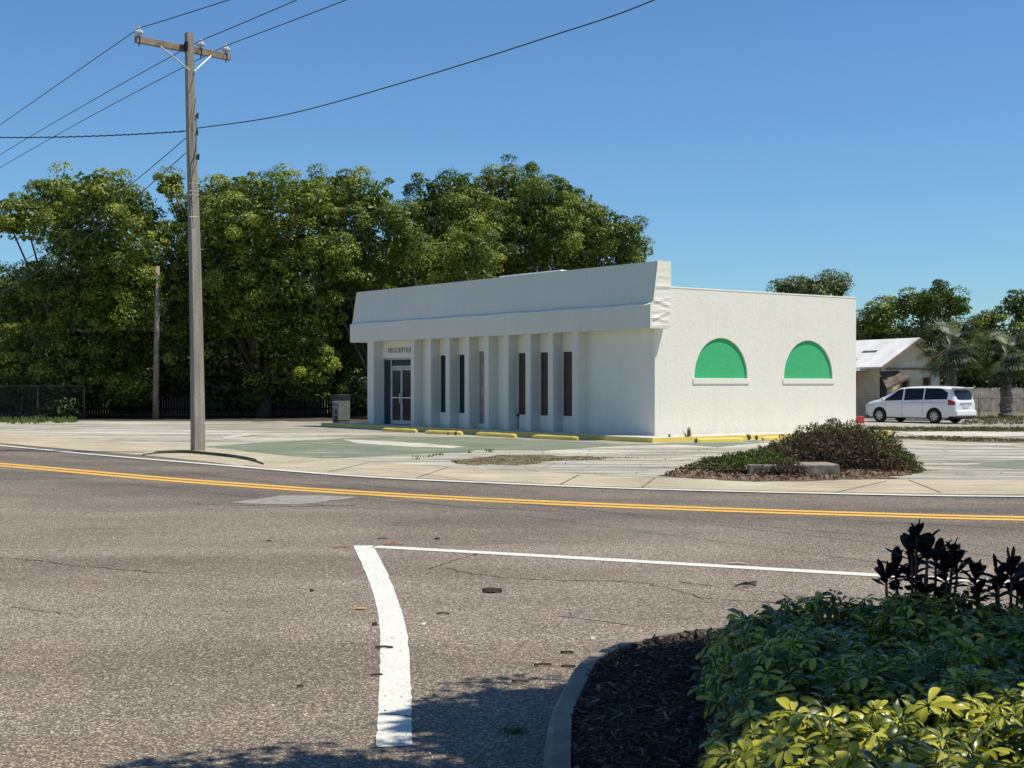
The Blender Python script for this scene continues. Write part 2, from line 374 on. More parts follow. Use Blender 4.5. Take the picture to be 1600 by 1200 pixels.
sheet('pale_strip', [G(*p).to_2d() for p in ((1400, 676), (1600, 672), (1700, 674), (1700, 680), (1560, 683), (1440, 681))], .0165, pale, .12, .5, 2, kind='structure')
sheet('bare_soil', [G(*p).to_2d() for p in ((712, 720), (790, 711), (860, 712.5), (930, 715.5), (935, 718), (850, 721), (820, 728), (770, 726), (720, 726))], .0165, M['dry'], .12, .3, kind='structure')
sheet('grass_verge', [G(*p).to_2d() for p in ((1352, 669), (1700, 669), (1700, 676), (1500, 675), (1380, 674))], .018, M['ground'], .12, .5, kind='structure')
sheet('grass_verge', [G(*p).to_2d() for p in ((1380, 685), (1460, 683), (1600, 687), (1700, 687), (1700, 692), (1500, 691))], .018, M['ground'], .12, .5, kind='structure')
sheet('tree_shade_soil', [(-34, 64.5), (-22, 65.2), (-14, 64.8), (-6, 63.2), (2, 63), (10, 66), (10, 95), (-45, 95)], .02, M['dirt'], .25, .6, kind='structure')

# raised kerb around the pole
kx = smooth_path([G(*p).to_2d() for p in ((222, 712.5), (250, 709.5), (290, 708.8), (325, 711.5), (365, 716), (395, 721.5), (412, 727))], 6)
bk = [G(415, 722).to_2d(), G(380, 712).to_2d(), G(330, 703).to_2d(), G(270, 702).to_2d(), G(225, 708).to_2d()]
mb = MB(); top = kx+bk; n = len(top); hh = []
for i, p in enumerate(top):
    h = .085 if 4 < i < len(kx)-5 else .05 if i < len(kx) else .022
    hh.append(h)
mb.add([(p.x, p.y, hh[i]) for i, p in enumerate(top)]+[(p.x, p.y, 0) for p in top], [tuple(range(n))])
me_faces = [(i, (i+1) % n, n+(i+1) % n, n+i) for i in range(n)]
b0 = 0
for f in me_faces: mb.f.append(f); mb.m.append(1 if f[0] < len(kx)-1 else 0)
mb.build('raised_kerb', [M['walk'], M['dirt_shade']])['kind'] = 'structure'

# ------------------------------------------------------------ the white commercial building
C0 = Vector((4.41, 42.5, 0)); BR = math.atan2(.6, .8); SZ = .15
bld = empty('commercial_building', C0, BR, label='low cream white stucco building with slanted fascia, front fins and two green half-round panels', cat='building')
ux = Vector((-.6, .8)); vx = Vector((.8, .6))
def ly(px, lx=0.):
    """local y on plane local x = lx seen at photo column px"""
    k = (px-800)/F; X0 = C0.x+vx.x*lx; Y0 = C0.y+vx.y*lx
    return (k*Y0-X0)/(ux.x-k*ux.y)
W_, L_ = 9.56, 17.2
PT = 4.74
# slab (walkway)
mb = MB(); mb.prism([(-1.2, -1.2), (W_+.4, -1.2), (W_+.4, 18.9), (-1.2, 18.9)], 'z', 0, SZ); 
slab = mb.build('walkway_slab', [simple('slab_concrete', (.52, .50, .45), .9, kind='world'), M['yellow']], bevel=.01)
for p in slab.data.polygons:
    if abs(p.normal.z) < .5: p.material_index = 1
slab.location = C0; slab.rotation_euler = (0, 0, BR); slab['kind'] = 'structure'
# side wall with two arched niches
def arch(yc0, yc1, z0, zt, n=24):
    c = (yc0+yc1)/2; r = (yc1-yc0)/2
    return [(c-r*math.cos(math.pi*i/n), z0+(zt-z0)*math.sin(math.pi*i/n)**.93) for i in range(n+1)]
niches = [arch(1.70, 4.11, 1.93, 3.23), arch(5.86, 8.32, 1.93, 3.23)]
bm = bmesh.new(); es = []
def loop(pts):
    vs = [bm.verts.new((x, 0, z)) for x, z in pts]; return [bm.edges.new((vs[i], vs[(i+1) % len(vs)])) for i in range(len(vs))], vs
e, _ = loop([(0, SZ), (W_, SZ), (W_, PT), (0, PT)]); es += e
nv = []
for a in niches: e, v = loop(a); es += e; nv.append(v)
bmesh.ops.triangle_fill(bm, edges=es, use_beauty=True)
for vs in nv:
    back = [bm.verts.new((v.co.x, .065, v.co.z)) for v in vs]
    for i in range(len(vs)): bm.faces.new((vs[i], vs[(i+1) % len(vs)], back[(i+1) % len(vs)], back[i]))
bmesh.ops.recalc_face_normals(bm, faces=bm.faces)
for f in bm.faces:
    if abs(f.normal.y) > .9 and f.normal.y > 0: f.normal_flip()
me = bpy.data.meshes.new('side_wall'); bm.to_mesh(me); bm.free(); me.materials.append(M['wall'])
o = bpy.data.objects.new('side_wall', me); COL.objects.link(o); o.parent = bld
for k, a in enumerate(niches):
    mb = MB(); mb.prism([(x+(.0 if 0 else 0), z) for x, z in a], 'y', .055, .1)
    g = mb.build('arched_panel', M['green_wall'], bld, label='green half-round panel nearer the building corner' if k == 0 else 'green half-round panel nearer the far end of the wall')
    mb = MB(); mb.box(a[0][0]-.07, a[-1][0]+.07, -.03, .05, 1.755, 1.925); mb.build('sill', M['wall'], g, bevel=.01)
# back, left and front walls
mb = MB(); mb.box(.002, W_, L_-.2, L_, SZ, PT); mb.box(W_-.2, W_-.002, .2, L_-.2, SZ, PT); mb.build('wall', M['wall'], bld)
FD = .40  # fin depth
door_y0 = ly(642, 0)-.35; door_y1 = ly(600, 0)
zD = 2.78
mb = MB()
def fw(y0, y1, z0, z1): mb.box(0, .2, y0, y1, z0, z1)
z1q = lambda x: 500+x/2.857
fins = [(ly(z1q(b), -FD), ly(z1q(a), -FD)) for a, b in ((218, 240), (405, 420), (478, 495), (560, 578), (645, 665), (733, 753), (820, 841), (917, 939), (1017, 1040), (1125, 1150))]
fins.sort()   # from near corner to far
bays = [(fins[i][1], fins[i+1][0]) for i in range(len(fins)-1)]  # bay 0 next to the panel ... bay 8 = door
wins = [0, 1, 2, 4, 5, 6]
kinds = {0: 'board', 1: 'board', 2: 'board', 4: 'stain', 5: 'teal', 6: 'teal'}
ycur = .002
for i, (b0, b1) in enumerate(bays):
    if i in kinds:
        z0, z1 = (.68, 2.83) if kinds[i] != 'stain' else (.32, 2.93)
        fw(ycur, b0+.02, SZ, 4.7); fw(b0+.02, b1-.02, SZ, z0); fw(b0+.02, b1-.02, z1, 4.7); ycur = b1-.02
    if i == 8:
        d0 = b0+.02; d1 = b1-.02; fw(ycur, d0, SZ, 4.7); fw(d0, d1, zD, 4.7); ycur = d1
fw(ycur, L_-.2, SZ, 4.7)
mb.build('front_wall', M['wall'], bld)
for i in kinds:
    b0, b1 = bays[i]; z0, z1 = (.68, 2.83) if kinds[i] != 'stain' else (.32, 2.93)
    lab = {'board': 'narrow window covered with dark brown board', 'teal': 'narrow window with dark teal glass', 'stain': 'stained pale panel filling the bay'}[kinds[i]]
    fr = MB(); y0 = b0+.02; y1 = b1-.02
    for q in ((y0, y0+.025, z0, z1), (y1-.04, y1, z0, z1), (y0+.025, y1-.04, z0, z0+.04), (y0+.025, y1-.04, z1-.05, z1)): fr.box(.05, .10, *q)
    wn = MB(); wn.box(.07, .12, y0+.025, y1-.04, z0+.04, z1-.05)
    wo = wn.build('window', M[kinds[i]], bld, label=lab); fr.build('frame', M['board'] if kinds[i] == 'board' else M['teal'] if kinds[i] == 'teal' else M['stain'], wo)
    sm = MB(); sm.box(-.012, .05, y0, y1, z0-.06, z0); sm.build('sill', M['wall'], wo)
    if i == 2:
        d = MB(); d.tube([(-.02, y1-.05, z0-.01), (-.02, y1-.03, .2)], .012); d.box(-.06, 0, y1-.1, y1, z0-.06, z0+.02); d.build('pipe', M['black'], bld)
for a, b in fins:
    mb = MB(); mb.box(-FD, -.002, a, b, SZ, 3.46); mb.build('fin', M['fascia'], bld, bevel=.008)
mb = MB(); mb.box(-.07, 0, bays[3][0]+.12, bays[3][0]+.2, 2.2, 2.3); mb.tube([(-.04, bays[3][0]+.16, 2.2), (-.08, bays[3][0]+.16, 2.12)], .03); mb.build('light_fixture', M['black'], bld)
mb = MB(); mb.box(-.05, 0, bays[7][0]+.1, bays[7][0]+.17, 2.02, 2.2); mb.build('wall_box', M['stain'], bld)
# door
db = bays[8]; y0, y1 = db[0]+.02, db[1]-.02
dr = MB()
dr.box(.04, .10, y0, y0+.06, SZ, zD); dr.box(.04, .10, y1-.05, y1, SZ, zD); dr.box(.04, .10, y0+.06, y1-.05, zD-.07, zD)
sideY = y1-.62
dr.box(.04, .10, sideY, sideY+.07, SZ, zD-.07); dr.box(.04, .10, y0+.06, sideY, 2.38, 2.47)
door = dr.build('door_frame', M['alu'], bld)
g = MB(); g.box(.065, .075, y0+.06, sideY, 2.47, zD-.07); g.build('transom', M['glass'], door)
g = MB(); g.box(.065, .075, sideY+.07, y1-.05, SZ, zD-.07); g.build('sidelight', M['teal'], door)
mid = (y0+.06+sideY)/2 ; mid = ly(510+830/7.06, .04)
for a, b, lab in ((y0+.065, mid-.004, 'right door leaf'), (mid+.004, sideY-.005, 'left door leaf')):
    d = MB(); d.box(.035, .085, a, a+.06, SZ+.02, 2.37); d.box(.035, .085, b-.06, b, SZ+.02, 2.37); d.box(.035, .085, a+.06, b-.06, 2.29, 2.37); d.box(.035, .085, a+.06, b-.06, SZ+.02, SZ+.16)
    dl = d.build('door', M['alu'], bld, label=lab)
    gl = MB(); gl.box(.055, .065, a+.06, b-.06, SZ+.16, 2.29); gl.build('pane', M['glass'], dl)
    hd = MB(); hd.box(.0, .03, a+.06, b-.06, 1.19, 1.23); yy = b-.05 if 'right' in lab else a+.05
    hd.tube([(-.02, yy, 1.0), (-.02, yy, 1.38)], .018); hd.build('handle', M['white_metal'], dl)
# lettering
tc = bpy.data.curves.new('lettering', 'FONT'); tc.body = 'PRESCRIPTION'; tc.size = .34; tc.extrude = .012; tc.space_character = 1.35; tc.offset = -.006
to = bpy.data.objects.new('tmp', tc); COL.objects.link(to); bpy.context.view_layer.update()
tm = bpy.data.meshes.new_from_object(to.evaluated_get(bpy.context.evaluated_depsgraph_get())); bpy.data.objects.remove(to)
tm.materials.clear(); tm.materials.append(simple('grey_letters', (.26, .26, .25), .6))
ty1 = ly(510+685/7.06); ty0 = ly(510+925/7.06)
xs = [v.co.x for v in tm.vertices]; wdt = max(xs)-min(xs)
t = bpy.data.objects.new('sign_lettering', tm); COL.objects.link(t); t.parent = bld
t.matrix_local = Matrix.Translation((-.014, ty1, 2.98)) @ Matrix(((0, 0, -1, 0), (-1, 0, 0, 0), (0, 1, 0, 0), (0, 0, 0, 1))) @ Matrix.Diagonal(((ty1-ty0+.12)/wdt, .92, 1, 1))
# fascia : profile in (x,z)
fy0 = -.33; fy1 = ly(547, -.5)
prof = [(-.50, 3.45), (-.50, 4.19), (-.39, 4.26), (-.19, 5.52), (.36, 5.52), (.36, 3.45)]
mb = MB(); n = 40
for k in range(n+1):
    yy = fy0+.012+(fy1-fy0-.012)*k/n; wob = .006*math.sin(k*1.7)
    mb.v += [(x+(wob if x < 0 and z > 3.5 else 0), yy, z+(.01*math.sin(k*.9) if 4 < z < 5 else 0)) for x, z in prof]
m_ = len(prof)
for k in range(n):
    for i in range(m_): mb.f.append((k*m_+i, k*m_+(i+1) % m_, (k+1)*m_+(i+1) % m_, (k+1)*m_+i)); mb.m.append(0)
mb.f.append(tuple(range(m_))); mb.m.append(0); mb.f.append(tuple(n*m_+i for i in range(m_))); mb.m.append(0)
fa = mb.build('fascia', M['fascia'], bld)
# crumpled end sheet
mb = MB(); rows, cols_ = 40, 14
def xl(z): return -.505 if z < 4.19 else (-.505+.115*(z-4.19)/.07 if z < 4.26 else -.39+.20*(z-4.26)/1.26)
folds = [(5.28, .1, .25), (5.05, -.15, .3), (4.72, .05, .8), (4.33, .35, .5), (4.22, -.45, .9), (4.0, .2, .5), (3.86, .6, .9), (3.7, -.25, .8), (3.52, .12, 1.2)]
for r_ in range(rows+1):
    z = 3.45+(5.53-3.45)*r_/rows
    for c_ in range(cols_+1):
        u = c_/cols_; x = xl(z)+(.36-xl(z))*u; d = 0
        edge_f = min(1, 6*min(u, 1-u)+.15)*min(1, 5*min(r_/rows, 1-r_/rows)+.2)
        for zc, sl_, am in folds:
            dd = z-zc-sl_*(x*.6); d += am*.024*math.exp(-(dd/.07)**2)*(1 if dd > 0 else .6)-am*.012*math.exp(-((dd+.08)/.06)**2)
        mb.v.append((x, fy0-.012-d*edge_f, z))
for r_ in range(rows):
    for c_ in range(cols_): a = r_*(cols_+1)+c_; mb.f.append((a, a+1, a+cols_+2, a+cols_+1)); mb.m.append(0)
mb.build('end_sheet', M['wall'], fa, fix=False, label='crumpled sheet covering the fascia end')
mb = MB(); mb.add([(-.62, fy0+.25, 4.15), (-.40, fy0-.02, 4.265), (-.50, fy0-.02, 4.19), (-.5, fy0-.03, 4.17)], [(0, 1, 2), (0, 2, 3)]); mb.build('bent_flap', M['fascia'], fa, fix=False)
# roof and parapet cap
mb = MB(); mb.box(.37, W_-.21, .2, L_-.21, 4.25, 4.4); mb.build('roof', M['white_metal'], bld)
mb = MB(); mb.box(.36, W_+.01, -.012, .22, PT, PT+.05); mb.box(W_-.22, W_+.01, .22, L_, PT, PT+.05); mb.box(.36, W_-.22, L_-.22, L_+.03, PT, PT+.06); mb.build('parapet_cap', M['wall'], bld, bevel=.012)
mb = MB(); mb.box(1.6, 3.2, 6.6, 10.3, 4.4, 5.80); mb.build('roof_hatch', M['white_metal'], bld, bevel=.03)

# wheel stops
def wheel_stop(a, b, label):
    A = G(*a); B = G(*b); d = (B-A); L = d.length; rz = math.atan2(d.y, d.x)
    e = empty('wheel_stop', (A+B)/2+Vector((0, 0, .012)), rz, label=label, cat='wheel stop', group='yellow wheel stops along the building')
    mb = MB(); n = 12; prof = [(-.10, 0), (-.09, .09), (-.06, .125), (.06, .125), (.09, .09), (.10, 0)]
    for k in range(n+1):
        x = -L/2+L*k/n; s = .62 if k in (0, n) else 1
        mb.v += [(x+random.uniform(-.003, .003), y*s, z*(.75 if k in (0, n) else 1)+random.uniform(-.004, .004)) for y, z in prof]
    for k in range(n):
        for i in range(5): mb.f.append((k*6+i, k*6+i+1, (k+1)*6+i+1, (k+1)*6+i)); mb.m.append(0)
    mb.f += [tuple(range(6)), tuple(n*6+i for i in range(6))]; mb.m += [0, 0]
    mb.build('bar', M['yellow'], e)
    for s in (-.35, .35): mb = MB(); mb.tube([(L*s, 0, .1), (L*s, 0, .131)], .018, 8); mb.build('bolt', M['dirt_shade'], e)
wheel_stop((599, 674), (651, 676.5), 'yellow wheel stop in front of the glass doors')
wheel_stop((666, 678), (722, 680), 'yellow wheel stop second from the doors, weeds at its right end')
wheel_stop((746, 681), (806, 684.5), 'yellow wheel stop third from the doors, on green paint')
wheel_stop((833, 685.5), (903, 688.5), 'yellow wheel stop nearest the building corner along the shaded front')
wheel_stop((1086, 692), (1160, 690.5), 'bright yellow wheel stop by the sunlit side wall near the corner')
wheel_stop((1192, 689), (1262, 686.5), 'bright yellow wheel stop partly behind the juniper mound')

# drop box at the left end of the walkway
dbx = empty('drop_box', G(533, 661.5), BR, label='weathered grey cabinet with dark top standing at left end of the walkway', cat='drop box')
mb = MB(); mb.box(-.3, .3, -.27, .27, 0.15, 1.03); b_ = mb.build('body', simple('grey_cabinet', (.12, .13, .12), .6, var=.3), dbx, bevel=.015)
mb = MB(); mb.box(-.32, .32, -.29, .29, 1.03, 1.3); mb.build('hood', simple('black_hood', (.02, .02, .025), .4), dbx, bevel=.03)
mb = MB(); mb.box(-.315, -.3, -.22, .22, .72, .76); mb.box(-.315, -.3, -.25, .25, .92, .99); mb.build('trim', M['alu'], dbx)
mb = MB(); mb.box(-.312, -.3, -.2, .0, .18, .34); mb.box(-.312, -.3, -.16, .02, .42, .58); mb.build('slot', M['black'], dbx)
mb = MB(); mb.box(-.28, .28, -.25, .25, 0, .15); mb.build('base', M['dirt_shade'], dbx)

# ------------------------------------------------------------ utility pole
pole_c = G(309.5, 707, .02); arm_d = Vector((.79, .61, 0)).normalized(); rz = math.atan2(arm_d.y, arm_d.x)
up = empty('utility_pole', (pole_c.x, pole_c.y, 0), rz, label='tall square weathered utility pole with one crossarm standing at the kerb', cat='utility pole')
YP = pole_c.y; toloc = Matrix.Rotation(-rz, 3, 'Z')
def PL(px, py, dY=0.):
    return toloc @ (P3(px, py, YP+dY)-Vector((pole_c.x, pole_c.y, 0)))
m = N('weathered_pole'); co = m.coord('obj', (6, 6, .35)); nn = m.noise(co, 1.6, 7, .7); n2 = m.noise(m.coord('obj'), 20, 4, .7); n3 = m.noise(m.coord('obj'), .45, 3)
a = m.ramp(nn, [(.25, (.16, .14, .105)), (.5, (.30, .27, .21)), (.75, (.43, .39, .31))]); a = m.mix(1., a, m.ramp(n2, [(.3, .85), (.7, 1.12)]), 'MULTIPLY')
a = m.mix(m.ramp(n3, [(.45, 0.), (.7, .4)]), a, (.34, .33, .29))
m.col(a).set(.9, 0, .2).bump(m.math('ADD', nn, n2), .6, .015); M['pole'] = m.m
b0 = Vector((0, 0, 0)); t0 = PL(296.5, 52)
mb = MB(); K = 24
for k in range(K+1):
    f_ = k/K; c = b0.lerp(t0, f_); h = .150*(1-f_)+.090*f_; ch = h*.12
    c.x += .02*math.sin(f_*5)
    ang = R(-6)
    pts = [(-h+ch, -h), (h-ch, -h), (h, -h+ch), (h, h-ch), (h-ch, h), (-h+ch, h), (-h, h-ch), (-h, -h+ch)]
    for x, y in pts: mb.v.append((c.x+x*math.cos(ang)-y*math.sin(ang), c.y+x*math.sin(ang)+y*math.cos(ang), c.z))
for k in range(K):
    for i in range(8): mb.f.append((k*8+i, k*8+(i+1) % 8, (k+1)*8+(i+1) % 8, (k+1)*8+i)); mb.m.append(0)
mb.f.append(tuple(K*8+i for i in range(8))); mb.m.append(0)
mb.build('pole', M['pole'], up)
# crossarm in front-right of pole; ends
aL = P3(215, 62.5, YP-.95); aR = P3(363, 85, YP+.93)
wl = lambda v: toloc @ (v-Vector((pole_c.x, pole_c.y, 0)))
A_, B_ = wl(aL), wl(aR); zc = (A_.z+B_.z)/2; A_.z = B_.z = zc; back = .14; A_.y += back; B_.y += back
wood = simple('weathered_wood', (.24, .19, .14), .9, var=.35, scale=4, bump=.7, bscale=25)
d = (B_-A_); an = math.atan2(d.y, d.x); Mx = Matrix.Translation((A_+B_)/2) @ Matrix.Rotation(an, 4, 'Z'); hl = d.length/2
mb = MB(); mb.box(-hl, hl, -.055, .055, -.085, .085, M=Mx); mb.build('crossarm', wood, up, bevel=.012)
ins_m = simple('porcelain', (.62, .66, .68), .15, spec=.7); steel = simple('galvanised', (.5, .52, .53), .45, .5)
def insulator(fr):
    c = Mx @ Vector((hl*fr, 0, .085))
    mb = MB(); prof = [(.02, 0), (.02, .05), (.085, .055), (.12, .085), (.12, .11), (.085, .135), (.055, .15), (.05, .19), (.065, .2), (.06, .22), (0.001, .225)]
    mb.tube([c+Vector((0, 0, z)) for r, z in prof], [r for r, z in prof], 14); o = mb.build('insulator', ins_m, up, smooth=True)
    mb = MB(); mb.tube([c+Vector((0, -.065, -.03)), c+Vector((0, -.065, -.2))], .012); mb.tube([c+Vector((0, 0, .05)), c+Vector((0, 0, -.24))], .014); mb.build('pin', M['black'], o)
    return up.matrix_basis @ (c+Vector((0, 0, .2))) if False else Matrix.Rotation(rz, 3, 'Z') @ (c+Vector((0, 0, .2)))+Vector((pole_c.x, pole_c.y, 0))
insp = [insulator(-.93), insulator(.36), insulator(.91)]
for fr, in ((-.52,), (.55,)):
    mb = MB(); mb.tube([Mx @ Vector((hl*fr, -.07, -.08)), Vector((t0.x+(.06 if fr > 0 else -.06), -.02, zc-.62))], .02); mb.build('brace', steel, up)
mb = MB(); mb.box(t0.x-.14, t0.x-.1, .0, .16, zc-.12, zc+.12); mb.build('bracket', M['black'], up)
for z_, s_ in ((207, .5), (245, .8), (181, .6)):
    q = PL(304.5, z_); mb = MB(); mb.box(q.x+.0, q.x+.07*s_, -.05, .03, q.z-.03, q.z+.03); mb.tube([(q.x+.08*s_, -.02, q.z+.07), (q.x+.08*s_, -.02, q.z-.08)], .035*s_, 8); mb.build('bracket', M['black'], up)
q1, q2 = PL(300, 155), PL(296, 240)
mb = MB(); mb.tube([q1+Vector((.03, -.16, 0)), (q1+q2)/2+Vector((-.06, -.18, 0)), q2+Vector((-.05, -.17, -.5)), q2+Vector((.03, -.17, -2.0)), q2+Vector((.06, -.19, -4.0))], .008, 5)
mb.tube([PL(303, 180)+Vector((0, -.15, 0)), PL(301, 235)+Vector((0.02, -.16, 0)), PL(294, 260)+Vector((0, -.17, 0)), PL(292, 330)+Vector((0, -.17, 0))], .008, 5)
mb.build('ground_wire', M['wire'], up)
for py in (288, 306, 340, 300):
    mb = MB(); q = PL(302-(py-288)*.02, py)
    h = .16
    mb.tube([(q.x-.02+h*1.05*math.cos(a_), h*1.05*math.sin(a_), q.z) for a_ in [R(-20+45+90*i) for i in range(5)]], .006, 4)
    mb.build('strap', M['alu'], up)

def wire(name, a, b, sag, label, r=.012, n=28, twist=0):
    a = Vector(a); b = Vector(b); pts = []
    for i in range(n+1):
        t = i/n; p = a.lerp(b, t); p.z -= 4*sag*t*(1-t); pts.append(p-a)
    mb = MB(); mb.tube(pts, r, 5)
    if twist:
        q = []
        for i in range(n*14+1):
            t = i/(n*14); p = a.lerp(b, t); p.z -= 4*sag*t*(1-t)-.012*math.sin(t*twist); q.append(p-a+Vector((0, .012*math.cos(t*twist), 0)))
        mb.tube(q, r*1.1, 4)
    o = mb.build(name, M['wire'], fix=False); o.location = a
    return tag(o, label=label, cat='power line', group='power lines on the utility pole')
def toray(a, px, py, Yb): return P3(px, py, Yb)
for (p, lft, rgt, nm) in ((insp[0], (-600, 480, 95), (1200, -900, 14), 'outermost left'), (insp[1], (-560, 495, 95), (1300, -850, 14), 'middle'), (insp[2], (-530, 505, 95), (1380, -850, 14), 'right end')):
    pass
# left spans: the wire passes pixel (0,y0); right spans leave the frame top at (xt,0)
def span_left(p, y0, nm, r=.012):
    # level run, then solve sag so it crosses px 0 at y0
    dx, dy = -.547, .837; T = 46; e = Vector((p.x+dx*T, p.y+dy*T, p.z-.3))
    t = -(p.x+.37209*p.y)/(dx*T+.37209*dy*T)          # px 0
    Yt = p.y+dy*T*t; zt = H+(600-y0)/F*Yt; z_lin = p.z-.3*t; sag = (z_lin-zt)/(4*t*(1-t))
    wire('power_line', p, e, sag, nm, r)
span_left(insp[0], 195, 'thin wire from the left end insulator running down to the left edge')
span_left(insp[1], 242, 'thin wire from the middle insulator running down to the left edge, passing behind the pole')
span_left(insp[2], 262, 'thin wire from the right end insulator running down to the left edge')
def span_right(p, xt, nm, r=.012):
    # leaves frame top at column xt
    z_ = p.z-.1; Yt = (z_-H)*F/600; Xt = (xt-800)/F*Yt; q = Vector((Xt, Yt, z_)); d = (q-p); e = p+d*(34/d.length); e.z = p.z
    wire('power_line', p, e, .3, nm, r)
span_right(insp[0], 352, 'thin wire leaving the left end insulator upward out of frame')
span_right(insp[1], 455, 'thin wire leaving the middle insulator upward out of frame')
span_right(insp[2], 528, 'thin wire leaving the right end insulator upward out of frame')
a = P3(307, 200.5, YP-.1); b = P3(1022, 0, 25.0); d = b-a
mb = MB(); pts = []
cp = [P3(307, 200.5, YP), P3(450, 178.5, 33.4), P3(640, 126, 31), P3(850, 60, 28), P3(1022, 0, 25.6), P3(1300, -135, 21)]
pts = smooth_path(cp, 10); mb.tube([p-cp[0] for p in pts], .014, 5); o = mb.build('power_line', M['wire'], fix=False); o.location = cp[0]
tag(o, label='long sagging cable from the pole side rising to the upper right', cat='power line', group='power lines on the utility pole')
wire('power_line', P3(290, 205, YP), P3(-160, 209, YP+9), .14, 'twisted service cable running nearly level from the pole to the left edge', .014, twist=260)
wire('power_line', P3(290, 216, YP), P3(-160, 470, 74), 1.2, 'upper of two low wires slanting from the pole into the trees', .012)
wire('power_line', P3(290, 239, YP), P3(-160, 492, 74), 1.4, 'lower of two low wires slanting from the pole into the trees', .012)

# old wooden pole among trees
wp = G(243, 656); mb = MB(); e = empty('wooden_pole', (wp.x, wp.y, 0), label='old bare wooden pole standing among the trees', cat='pole')
ht = P3(246, 416, wp.y).z
mb.tube([(0, 0, 0), (.05, 0, ht*.5), (.09, 0, ht)], [.15, .13, .11], 10); mb.build('pole', wood, e, smooth=True)
mb = MB(); mb.tube([(.09, 0, ht-.3), (-1.2, .2, ht-.5), (-2.6, .4, ht-.9)], .015, 4); mb.build('cable', M['wire'], e)

# ------------------------------------------------------------ foliage
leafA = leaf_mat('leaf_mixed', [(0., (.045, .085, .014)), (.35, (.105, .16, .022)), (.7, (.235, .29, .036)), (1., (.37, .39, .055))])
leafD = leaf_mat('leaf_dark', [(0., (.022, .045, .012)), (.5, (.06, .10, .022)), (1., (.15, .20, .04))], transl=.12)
def cloud(lobes, cl_per, lv, lsz, rc, tint=(.5, .22), up=.35, core=.25):
    """lobes: [(centre, radius, squash)] -> arrays of leaves"""
    Cs, Ns, Ss, Ts = [], [], [], []
    for (c, r, sq) in lobes:
        c = np.array(c)
        n = max(6, int(cl_per*r*r)); d = unit(rng.normal(size=(n, 3))); d[:, 2] = np.where(d[:, 2] < -.55, -d[:, 2], d[:, 2])
        rr = r*(rng.uniform(.62, 1.06, n)+.16*np.sin(d[:, 0]*5+r*3)*np.cos(d[:, 2]*6+r))
        cc = c+d*rr[:, None]*np.array([1, 1, sq])
        tt = np.clip(rng.normal(tint[0], tint[1], n)+rng.normal(0, .12), 0, 1)
        crs = rc*rng.uniform(.5, 1.6, n)
        for k in range(n):
            q = unit(rng.normal(size=(lv, 3))+d[k]*.7+np.array([0, 0, up])); rad = crs[k]*rng.uniform(.7, 1.08, lv)
            q2 = q*rad[:, None]*np.array([1.15, 1.15, .8])
            Cs.append(cc[k]+q2); Ns.append(unit(q+.5*rng.normal(size=(lv, 3))+np.array([0, 0, .35])))
            Ss.append(lsz*rng.uniform(.6, 1.3, lv)); Ts.append(np.clip(tt[k]+rng.normal(0, .13, lv), 0, 1))
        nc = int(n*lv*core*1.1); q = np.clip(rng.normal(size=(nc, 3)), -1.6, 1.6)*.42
        Cs.append(c+q*r*np.array([1, 1, sq])); Ns.append(unit(rng.normal(size=(nc, 3)))); Ss.append(lsz*2.0*rng.uniform(.7, 1.3, nc)); Ts.append(np.clip(rng.normal(.3, .15, nc), 0, 1))  # inner leaves: darker tint paints the shade between leaf heads
    return np.concatenate(Cs), np.concatenate(Ns), np.concatenate(Ss), np.concatenate(Ts)
def foliage(name, lobes, mat, parent=None, origin=(0, 0, 0), asp=.5, **kw):
    C, Nn, Sz, T = cloud(lobes, **kw); keep = C[:, 2] > .05; C, Nn, Sz, T = C[keep], Nn[keep], Sz[keep], T[keep]
    t, b = rand_frames(Nn)
    col = np.stack([T, T, T], 1)
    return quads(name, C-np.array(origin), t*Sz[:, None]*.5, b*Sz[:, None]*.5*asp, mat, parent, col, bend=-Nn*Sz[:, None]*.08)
def tree(label, base, lobes_px, Y, mat, spread=2.5, depth=1., cl_per=7.5, lv=165, lsz=.15, rc=.45, group=None, name='broadleaf_tree', tint=(.5, .22), sq=.9, trunk_r=.35, core=.25):
    bx, by = base
    e = empty(name, (bx, by, 0), label=label, cat='tree', group=group)
    lobes = []
    for (px, py, rp) in lobes_px:
        yy = Y+random.uniform(-spread, spread)+(-1.6 if py < 430 else -.3 if py < 500 else 1.0); c = P3(px, py, yy); lobes.append((tuple(c), rp*yy/F*random.uniform(.85, 1.2), sq*random.uniform(.8, 1.1)))
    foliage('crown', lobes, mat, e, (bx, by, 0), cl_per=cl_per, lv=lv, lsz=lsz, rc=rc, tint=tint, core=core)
    mb = MB(); zt = min(l[0][2] for l in lobes); zm = max(1.6, zt*.55)
    top = Vector((bx+random.uniform(-.4, .4), by, zm))
    mb.tube([(0, 0, 0), (.1, 0, zm*.5), top-Vector((bx, by, 0))], [trunk_r*1.3, trunk_r, trunk_r*.85], 10)
    for (c, r, s) in lobes[::1]:
        tgt = Vector(c)-Vector((bx, by, 0)); st = top-Vector((bx, by, 0)); md = st.lerp(tgt, .5)+Vector((random.uniform(-.5, .5), random.uniform(-.5, .5), random.uniform(-.2, .6)))
        mb.tube([st, md, tgt], [trunk_r*.45, trunk_r*.2, .04], 6)
    mb.build('trunk', M['bark'], e, smooth=True)
    return e
TG = 'large trees behind the lot'
